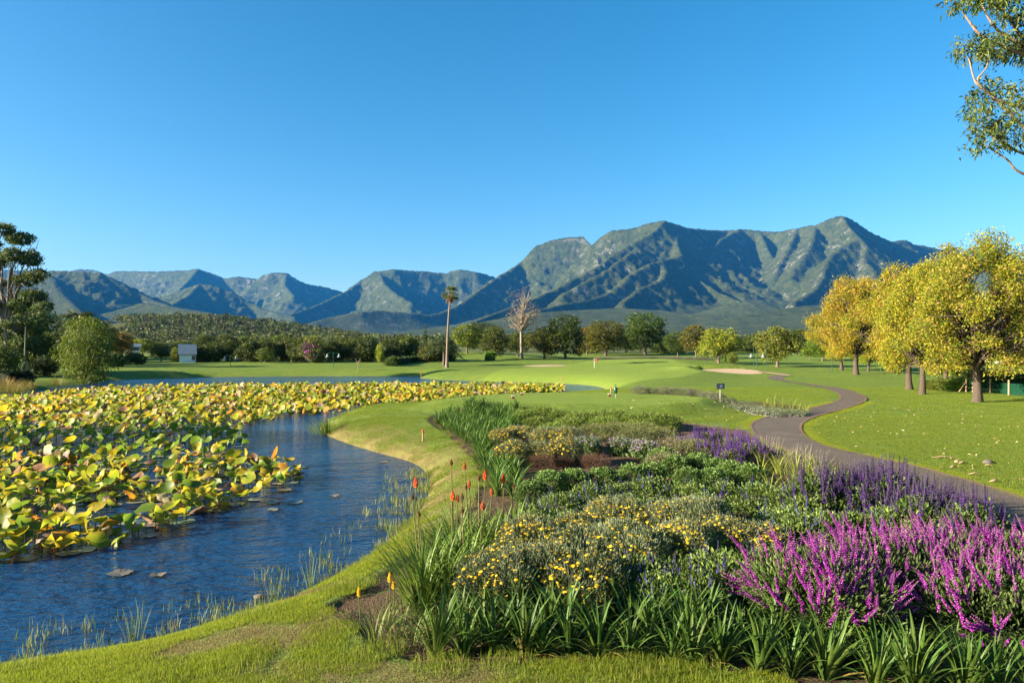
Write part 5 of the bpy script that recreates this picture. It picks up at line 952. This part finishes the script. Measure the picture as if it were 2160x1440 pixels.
# ------------------------------------------------------------------ things on the course
WOOD = solid('weathered_wood', (.30, .21, .12), .8, .2, .35, 14); PAINTW = solid('white_paint', (.72, .72, .70), .5, .3, .06, 5); RED = solid('red_paint', (.55, .05, .035), .5, .3, .15, 20); DGREEN = solid('green_enamel', (.012, .055, .032), .3, .5, .2, 9); BRICKR = solid('dark_red_block', (.13, .035, .022), .7, .3, .25, 30); GREYTOP = solid('pale_cap', (.45, .42, .40), .6, .3, .1, 20)
BOARD = solid('sign_board', (.015, .022, .035), .45, .4, .3, 10); BOARDL = solid('board_print', (.10, .14, .20), .5, .3, .2, 10); METAL = solid('grey_metal', (.42, .42, .38), .4, .5, .1, 8, .6)
def part(root, name, mb, mat, smooth_=False, loc=None): return link(name, mb.mesh(name, mat, smooth_), root, loc)
def at_ground(px, py, lift=0.0): g = ground_at(px, py); return np.array([g[0], g[1], g[2] + lift])
for px, py, lab in ((922, 842, 'leftmost block shaped tee marker on the tee'), (1082, 840.5, 'nearer of the two close tee markers on the tee'), (1100, 834, 'farther of the two close tee markers on the tee'), (1285.5, 836, 'tee marker beside the green ball washer')):
    g = at_ground(px, py); r = thing('tee_marker', lab, 'tee marker', g, rng.uniform(-.2, .2), 'block tee markers'); m = MB(); m.box((0, 0, .06), (.17, .17, .15), bev=.012); part(r, 'block', m, BRICKR); m = MB(); m.box((0, 0, .155), (.175, .175, .045), bev=.01); part(r, 'cap', m, GREYTOP)
g = at_ground(1519, 847); r = thing('sign_board', 'dark tee sign board on a single slim post', 'sign', g, R(4)); k = g[1] / F; m = MB(); m.tube(np.array([[0, 0, -.1], [0, 0, (847 - 820) * k]]), .02, 8); part(r, 'post', m, METAL)
m = MB(); m.box((.01, -.03, (847 - 814.5) * k), (17.6 * k, .03, 11.4 * k), bev=.008); b_ = part(r, 'board', m, BOARD); m = MB(); m.box((.05, -.048, (847 - 814.5) * k), (6 * k, .006, 7 * k)); part(b_, 'map_panel', m, BOARDL)
m = MB(); [m.box((-5.4 * k, -.048, (847 - 811 - 2.2 * q) * k), (4 * k, .006, .55 * k)) for q in range(4)]; tag(part(b_, 'print_lines', m, BOARDL), kind='stuff')
g = at_ground(1298.5, 839); k = g[1] / F; r = thing('ball_washer', 'dark green ball washer on a thin stand beside the tee', 'ball washer', g); m = MB(); m.tube(np.array([[0, 0, -.1], [0, 0, .32]]), .02, 8); part(r, 'stand', m, METAL); m = MB(); m.lathe([(0, .25), (.07, .27), (.115, .42), (.12, .58), (.085, .64), (0, .66)], 14); part(r, 'body', m, DGREEN, True); m = MB(); m.tube(np.array([[0, 0, .62], [0, 0, .78]]), .025, 8); m.lathe([(0, .77), (.04, .78), (.04, .82), (0, .83)], 10); part(r, 'plunger', m, DGREEN, True); m = MB(); m.box((.13, 0, .58), (.07, .08, .08), bev=.01); part(r, 'bracket', m, DGREEN)
def stake(px, py, h, lab, top=.3, name='hazard_stake'):
    g = at_ground(px, py); r = thing(name, lab, 'stake', g, group='red topped stakes'); m = MB(); m.tube(np.array([[0, 0, -.1], [0, 0, h * (1 - top)]]), .035, 10); part(r, 'post', m, WOOD); m = MB(); m.tube(np.array([[0, 0, h * (1 - top)], [0, 0, h * .985], [0, 0, h]]), [.037, .037, .028], 10); part(r, 'red_tip', m, RED)
stake(892, 931, .48, 'red tipped wooden stake on the bank beside the strap leaved patch'); stake(1288.5, 829, .45, 'red tipped stake left of the green ball washer'); stake(888, 796, .8, 'red tipped stake on the tip of the green'); stake(1184, 804, .5, 'small stake on the bank of the green above the lotus')
D_ = 103; x_ = (1253.5 - CX) / F * D_; zg = zat(x_, D_); r = thing('golf_flag', 'red golf flag on a white pole on the putting green', 'flag', (x_, D_, zg)); zt = EYE + (HY - 756) / F * D_ - zg; m = MB(); m.tube(np.array([[0, 0, 0], [0, 0, zt]]), .022, 8); part(r, 'pole', m, PAINTW)
u_ = np.linspace(0, 1, 8); V = np.stack([np.repeat(u_ * .55, 2), np.repeat(.05 * np.sin(u_ * 7), 2), np.stack([zt - .02 - u_ * .12, zt - .48 + u_ * .14], 1).ravel()], -1); q = np.arange(7)[:, None] * 2; m = MB(); m.add(V, q + np.array([0, 1, 3, 2])); part(r, 'flag_cloth', m, RED, True)
# houses across the lake
t = NT('pale_wall'); WALL = t.bsdf(t.mix(t.noise(1.5, 4, .6, t.n('ShaderNodeTexCoord').outputs['Object']), (.60, .62, .66), (.74, .76, .78)), .8, .2)
t = NT('sheet_roof'); tc = t.n('ShaderNodeTexCoord').outputs['Object']; wv_ = t.n('ShaderNodeTexWave'); wv_.inputs['Scale'].default_value = 2.0; t.l(tc, wv_.inputs['Vector']); ROOF = t.bsdf(t.mix(t.noise(2, 3, .6, tc), (.07, .11, .14), (.10, .145, .18)), .55, .4, t.bump(wv_.outputs[0], .3, .03))
GLASS = solid('window_glass', (.03, .04, .05), .1, .6, .1, 3)
def house(px, D, wpx, ridge, eave, base, dep, label, wins=(), rz=0.0, gable=False):
    k = D / F; x = (px - CX) * k; z0 = zat(x, D); W = wpx * k; ze = EYE + (HY - eave) * k - z0; zr = EYE + (HY - ridge) * k - z0; r = thing('house', label, 'house', (x, D, z0 - .3), rz)
    m = MB(); m.box((0, 0, (ze + .3) / 2), (W, dep, ze + .3)); a = W / 2; b = dep / 2
    if gable: m.add([[-a, -b, ze + .3], [a, -b, ze + .3], [0, -b, zr + .25], [-a, b, ze + .3], [a, b, ze + .3], [0, b, zr + .25]], [[0, 1, 2], [4, 3, 5]])
    else: m.add([[-a, -b, ze + .3], [-a, b, ze + .3], [-a, 0, zr + .25], [a, -b, ze + .3], [a, b, ze + .3], [a, 0, zr + .25]], [[1, 0, 2], [3, 4, 5]])
    part(r, 'wall', m, WALL); m = MB(); o = .25; th = .12
    for s in (-1, 1):
        P4 = ([[s * (a + o), -b - o, ze + .2], [s * (a + o), b + o, ze + .2], [0, b + o, zr + .3], [0, -b - o, zr + .3]] if gable else [[-a - o, s * (b + o), ze + .2], [a + o, s * (b + o), ze + .2], [a + o, 0, zr + .3], [-a - o, 0, zr + .3]]); P4 = np.array(P4); T4 = P4 + np.array([0, 0, th]); m.add(np.concatenate([P4, T4]), [[0, 1, 2, 3], [4, 5, 6, 7], [0, 1, 5, 4], [1, 2, 6, 5], [2, 3, 7, 6], [3, 0, 4, 7]])
    part(r, 'roof', m, ROOF)
    for wx, wz, ww, wh in wins:
        m = MB(); m.box((wx * W, -b - .03, wz), (ww, .06, wh), bev=.01); w_ = part(r, 'window', m, PAINTW); m = MB(); m.box((wx * W, -b - .065, wz), (ww - .16, .02, wh - .16)); part(w_, 'pane', m, GLASS)
    return r
house(395, 134, 30, 727, 747, 763, 6, 'white cottage with blue grey sheet roof across the lake', ((.38, 1.2, .8, 1.0),), R(26))
house(348, 165, 17, 723.5, 732, 760, 6, 'small white gable peeping over a dark tree', ((0, 3.0, .6, .6),), R(26), gable=True)
house(284, 158, 20, 726, 731, 760, 6, 'long low roof behind the feathery tree', ((-.2, 2.2, 1.2, .8), (.2, 2.2, 1.2, .8)), R(29))
house(2100, 135, 46, 742, 749, 765, 8, 'white house glimpsed behind the golden trees', ((-.25, 1.6, 1.2, 1.0), (.2, 1.6, 1.2, 1.0)))
# lamps
LAMPM = solid('lamp_enamel', (.16, .21, .21), .5, .3, .1, 8)
def lamp(px, py, top, lab, arms=(-1, 1), D=None):
    g = at_ground(px, py) if D is None else np.array([(px - CX) / F * D, D, zat((px - CX) / F * D, D)]); H = EYE + (HY - top) / F * g[1] - g[2]; r = thing('lamp_post', lab, 'lamp', g, group='double arm lamps'); m = MB(); m.tube(np.array([[0, 0, -.1], [0, 0, H]]), .05, 8); m.tube(np.array([[-.95, 0, H - .15], [-.5, 0, H + .05], [0, 0, H], [.5, 0, H + .05], [.95, 0, H - .15]]), .035, 6); part(r, 'post', m, DGREEN)
    for s in arms: m = MB(); m.lathe([(.05, H - .12), (.12, H - .25), (.2, H - .55), (.34, H - .72), (.30, H - .72), (0, H - .5)], 12, o=(s * .95, 0, 0)); part(r, 'lamp_shade', m, LAMPM, True)
lamp(703, 775, 744, 'double lamp on the lawn left of the bare sapling'); lamp(486, 772, 750, 'double lamp on the lawn left of the small lone tree'); lamp(1597, 776, 744, 'double lamp left of the forked olive tree')
# hedges
def hedge(pts, wdt, h, lab, tint, nl=900, D=None):
    g = np.array([at_ground(*p) for p in pts]); o = g[0].copy(); r = thing('clipped_hedge', lab, 'hedge', o); q = spl(g - o, 8); m = MB(); n = nl; s = rng.integers(0, len(q) - 1, n); f = rng.random((n, 1)); c = q[s] * (1 - f) + q[s + 1] * f; dirr = unit(q[s + 1] - q[s]); sd = np.stack([-dirr[:, 1], dirr[:, 0], 0 * s], -1); e = rng.choice(3, n, p=[.35, .3, .35]); u1 = rng.uniform(-1, 1, n); zz = rng.random(n)
    lat = np.where(e == 0, -1, np.where(e == 1, 1, u1)) * wdt / 2; z = np.where(e == 2, 1, zz) * h; C = c + sd * lat[:, None] + np.array([0, 0, 1]) * z[:, None]; leaves(m, C + rng.normal(0, .03, C.shape), rdir(n), .32, .24, pal(n, [(.07, .11, .02), (.05, .085, .016)])); b = link('foliage', m.mesh('hedge_foliage', LEAF, False), r); b.color = (*tint, 1)
    m = MB()
    for a_, b__ in zip(q[:-1], q[1:]):
        mid = (a_ + b__) / 2; L = np.linalg.norm(b__ - a_); m.box(mid + np.array([0, 0, h * .47]), (L * 1.15, wdt * .86, h * .9), (.03, .045, .012), math.atan2(*(b__ - a_)[[1, 0]]))
    link('branches', m.mesh('hedge_core', LEAF, False), r).color = (*tint, 1)
hedge([(826, 771), (850, 767), (880, 762)], 1.2, 1.1, 'dark clipped hedge beside a small path across the lake', (.55, .6, .6), 1400)
hedge([(882, 761), (915, 755), (950, 752)], 1.2, .9, 'dark hedge climbing the mound behind the fan palm', (.5, .55, .55), 1400)
hedge([(1022, 760), (1042, 760)], 2.0, 1.7, 'bright green clipped box hedge under the trees', (2.0, 2.1, 1.0), 900)
hedge([(1996, 793), (2042, 793)], 1.5, .9, 'clipped yellow green hedge behind the garden fence', (1.9, 1.7, .8), 900)
# garden fence on the right
FP = [(1979, 819), (2008, 816), (2038, 827), (2052, 827), (2089, 829), (2128, 833), (2185, 838)]
gp = [at_ground(*p) for p in FP]; r = thing('garden_fence', 'wooden post fence with dark green netting by the golden trees', 'fence', gp[0])
for g in gp: m = MB(); h = rng.uniform(.95, 1.15); m.tube(np.array([[0, 0, -.2], [0, 0, h - .02], [0, 0, h]]) + g - gp[0], [.065, .062, .05], 9); part(r, 'post', m, WOOD, True)
for a_, b_ in ((2, -.6), (0, .5)): g = gp[a_] - gp[0]; m = MB(); m.tube(np.array([g + [0, 0, .85], g + [b_, 0, .0]]), .04, 7); part(r, 'brace', m, WOOD, True)
t = NT('green_netting'); tc = t.n('ShaderNodeTexCoord').outputs['Object']; tr = t.n('ShaderNodeBsdfTransparent'); df = t.n('ShaderNodeBsdfDiffuse'); df.inputs[0].default_value = (.01, .05, .03, 1); mx = t.n('ShaderNodeMixShader'); mx.inputs[0].default_value = .72; t.l(tr.outputs[0], mx.inputs[1]); t.l(df.outputs[0], mx.inputs[2]); t.l(mx.outputs[0], t.out.inputs[0]); NET = t.m
for a_, b_ in zip(gp[2:-1], gp[3:]): A_ = a_ - gp[0]; B_ = b_ - gp[0]; dv = unit(np.array([-(B_ - A_)[1], (B_ - A_)[0], 0])) * .02; m = MB(); m.add([A_ + [0, 0, .03], B_ + [0, 0, .03], B_ + [0, 0, .88], A_ + [0, 0, .88]] + dv * 3.5, [[0, 1, 2, 3]]); part(r, 'netting', m, NET)
for k_, (px, py, h, wd, tint, lab) in enumerate(((1972, 822, .9, 2.2, (1.1, 1.0, .8), 'scrubby bush at the left end of the garden fence'), (2000, 823, 1.1, 2.4, (1.0, 1.0, .7), 'grassy bush inside the garden fence'), (2026, 826, 1.2, 2.4, (.9, 1.3, .6), 'broad leaved green bush behind the fence brace'), (2060, 812, 1.6, 4.0, (.45, .5, .5), 'dark shrub behind the nearest golden trunk'), (2110, 818, 1.5, 5.0, (.5, .6, .5), 'dark shrub row behind the green netting'), (2150, 820, 1.4, 5.0, (.7, .8, .5), 'shrub behind the netting at the right edge'))):
    g = at_ground(px, py); put_tree(('shrub', 'shrub2')[k_ % 2], g[0], g[1], g[2], h, wd, 'bush', lab, 'bush', 'bushes along the garden fence', tint)
# saplings with stakes on the far fairway
for px, py, tp, lab in ((1590, 776, 735, 'thin dark post left of the double lamp'), (1616, 776, 733, 'thin dark post right of the double lamp'), (1493, 768, 738, 'thin post left of the yellow green tree'), (1755, 787, 742, 'dark post under the yellow leaning tree'), (1977, 797, 752, 'blue green post left of the garden fence')):
    g = at_ground(px, py); H = min(EYE + (HY - tp) / F * g[1] - g[2], 4); r = thing('marker_post', lab, 'post', g, group='thin posts on the fairway'); m = MB(); m.tube(np.array([[0, 0, -.1], [0, 0, H]]), .04, 8); part(r, 'pole', m, DGREEN); m = MB(); m.lathe([(0, H), (.055, H), (.055, H + .06), (0, H + .09)], 8); part(r, 'cap', m, DGREEN)
for px, py, tp, wd, tint, lab in ((1545, 770, 742, 26, (1.1, 1.0, .9), 'young staked tree right of the yellow green tree'), (1534, 768, 746, 16, (.9, 1.0, .8), 'small young tree behind the yellow green trunk'), (1160, 752, 735, 16, (1.8, 1.3, .6), 'little yellow tree right of the bare trunk'), (1222, 754, 733, 14, (2.2, 1.3, .5), 'tiny orange yellow sapling left of the red flag')): tree('round', px, py, tp, wd, 'young_tree', lab, tint, cat='tree', group='young trees on the fairway')
g = at_ground(755, 783); r = thing('bare_sapling', 'leafless pale sapling on the lawn across the lake', 'tree', g); m = MB(); H = (783 - 750) / F * g[1]; m.tube(np.array([[0, 0, -.1], [.03, 0, H * .4]]), [.05, .035], 6)
for q in range(16): a_ = q * 2.4; d_ = np.array([math.cos(a_) * .45, math.sin(a_) * .45, 1]); b_ = np.array([.02, 0, H * rng.uniform(.25, .45)]); e_ = b_ + unit(d_) * H * rng.uniform(.3, .55); m.tube(np.array([b_, (b_ + e_) / 2 + rng.normal(0, .05, 3), e_]), [.022, .015, .006], 5, cap=False)
link('branches', m.mesh('sapling_branches', BARK), r).color = (.45, .36, .24, 1)
# agave with its flower mast
D_ = 86; x_ = (52 - CX) / F * D_; zg = zat(x_, D_); r = thing('agave', 'grey green agave with a very tall bare flower mast', 'agave', (x_, D_, zg)); zt = EYE + (HY - 688) / F * D_ - zg; fm = clump_join('agave_rosette', 34, 1.9, .2, [(.12, .17, .12), (.16, .21, .15)], .15, 1.25, STRAP, 6, (.05, .4), .1); link('rosette', fm, r); m = MB(); m.tube(np.array([[0, 0, 0], [.03, 0, zt * .5], [.12, 0, zt]]), [.11, .09, .035], 8, (.20, .24, .17)); link('flower_mast', m.mesh('agave_mast', LEAF), r)
hedge([(2, 812), (30, 811), (55, 810)], 1.6, 1.3, 'low dark hedge below the agave', (.35, .4, .4), 900)
for px, py, s, tint, lab in ((10, 822, 1.2, (1.3, 1.05, .6), 'straw coloured grass tuft at the left shore'), (60, 820, 1.0, (1.1, 1.0, .6), 'grass tuft right of the straw coloured one on the left shore'), (120, 813, .9, (1.0, 1.0, .6), 'grass tuft on the left shore before the feathery tree'), (30, 830, 1.1, (1.2, 1.0, .6), 'low grass tuft at the lake edge, far left')):
    g = at_ground(px, py); q = plant('grass_tuft', [('foliage', clump_join('tuft_foliage', 160, 1.1, .03, [(.15, .17, .05), (.24, .21, .09)], .03, .7, LEAF, 4, (.2, .8), .5))], lab, 'grass', g[0], g[1], g[2], s, 'grass tufts on the left shore', tint=tint)
# bark, stones and wood on the right lawn
def bark_piece(px, py, L, wd, rz, lab, name='bark_strip'):
    g = at_ground(px, py); u_ = np.linspace(-.5, .5, 9); c = np.stack([u_ * L, .05 * L * np.sin(u_ * 5), .035 + .02 * np.cos(u_ * 6)], -1); m = MB(); a_ = np.linspace(-1.2, 1.2, 5); V = []
    for p_, uu_ in zip(c, u_): ww = wd * (1 - (2 * abs(uu_)) ** 3 * .8) / 2; V += [[p_[0], p_[1] + ww * math.sin(b_), p_[2] + ww * .6 * (math.cos(b_) - .4)] for b_ in a_] + [[p_[0], p_[1] + ww * .8 * math.sin(b_), p_[2] - .008 + ww * .45 * (math.cos(b_) - .4)] for b_ in a_[::-1]]
    q_ = np.arange(8)[:, None] * 10; Fq = np.concatenate([q_ + np.array([j_, (j_ + 1) % 10, 10 + (j_ + 1) % 10, 10 + j_]) for j_ in range(10)]); m.add(V, Fq); tag(link(name, m.mesh(name, WOOD), None, g + np.array([0, 0, .02]), rz), lab, 'bark', 'bark pieces on the right lawn')
for a_ in ((1990, 967, .75, .09, -.12, 'longest curled bark strip lying on the right lawn'), (2018, 977, .2, .14, .6, 'pale bark chip below the longest bark strip'), (2030, 979, .3, .1, .1, 'flat bark chip right of a pale bark chip'), (2055, 1003, .3, .09, -.3, 'bark piece midway down the right lawn'), (2098, 1018, .34, .11, .1, 'pale bark piece nearest the path at the right edge'), (2010, 988, .28, .08, .3, 'thin bark strip under the bark chips'), (2085, 984, .2, .08, -.5, 'small bark chip at the right of the lawn')): bark_piece(*a_)
STONE = solid('dark_stone', (.10, .085, .075), .8, .3, .35, 12)
def stone(px, py, s, lab):
    g = at_ground(px, py); m = MB(); a_ = np.linspace(0, np.pi, 6)[:, None]; b_ = np.linspace(0, 2 * np.pi, 9)[:-1][None]; V = np.stack([np.sin(a_) * np.cos(b_), np.sin(a_) * np.sin(b_), np.cos(a_) + 0 * b_], -1).reshape(-1, 3); V *= (1 + .12 * np.sin(V[:, :1] * 5 + V[:, 1:2] * 4)); q_ = np.arange(5)[:, None] * 8; j_ = np.arange(8)[None]; m.add(V * np.array([s, s * .7, s * .5]), np.stack([q_ + j_, q_ + (j_ + 1) % 8, q_ + 8 + (j_ + 1) % 8, q_ + 8 + j_], -1).reshape(-1, 4)); tag(link('stone', m.mesh('stone', STONE), None, g + np.array([0, 0, s * .25])), lab, 'stone')
stone(2084, 977, .16, 'dark stone lying on the right lawn'); stone(548, 1262, .1, 'small dark stump in the reedy shallows')
# trees left of the frame and behind the left shore: their long shadows cross the lake and the far lawn
for x, y, H, W, lab in ((-64, 19, 17.5, 12, 'gum tree on the left bank outside the picture'), (-84, 118, 10, 9, 'tree behind the left shore, before the far lawn'), (-92, 130, 11, 11, 'tree behind the left shore beside the long low roof'), (-88, 144, 8, 10, 'tree behind the left shore near the reddish tree'), (-70, 112, 6, 7, 'dark tree at the right end of the left shore group')): put_tree('gum' if x == -64 else ('tall', 'dome', 'round')[int(y) % 3], x, y, zat(x, y), H, W, 'broadleaf_tree', lab, 'tree', 'trees along the left bank', (.7, .72, .6), (.3, .26, .22))
# ------------------------------------------------------------------ haze
t = NT('haze'); v = t.n('ShaderNodeVolumePrincipled')
v.inputs['Color'].default_value = (0.04, 0.34, 1.0, 1); v.inputs['Density'].default_value = HAZE
v.inputs['Anisotropy'].default_value = 0.0
t.l(v.outputs[0], t.out.inputs['Volume'])
m = MB(); m.box((0, 6450, 775), (30000, 13700, 1560))
tag(link('haze', m.mesh('haze', t.m, False)), 'pale blue haze lying over the valley and mountains', 'haze', kind='stuff')
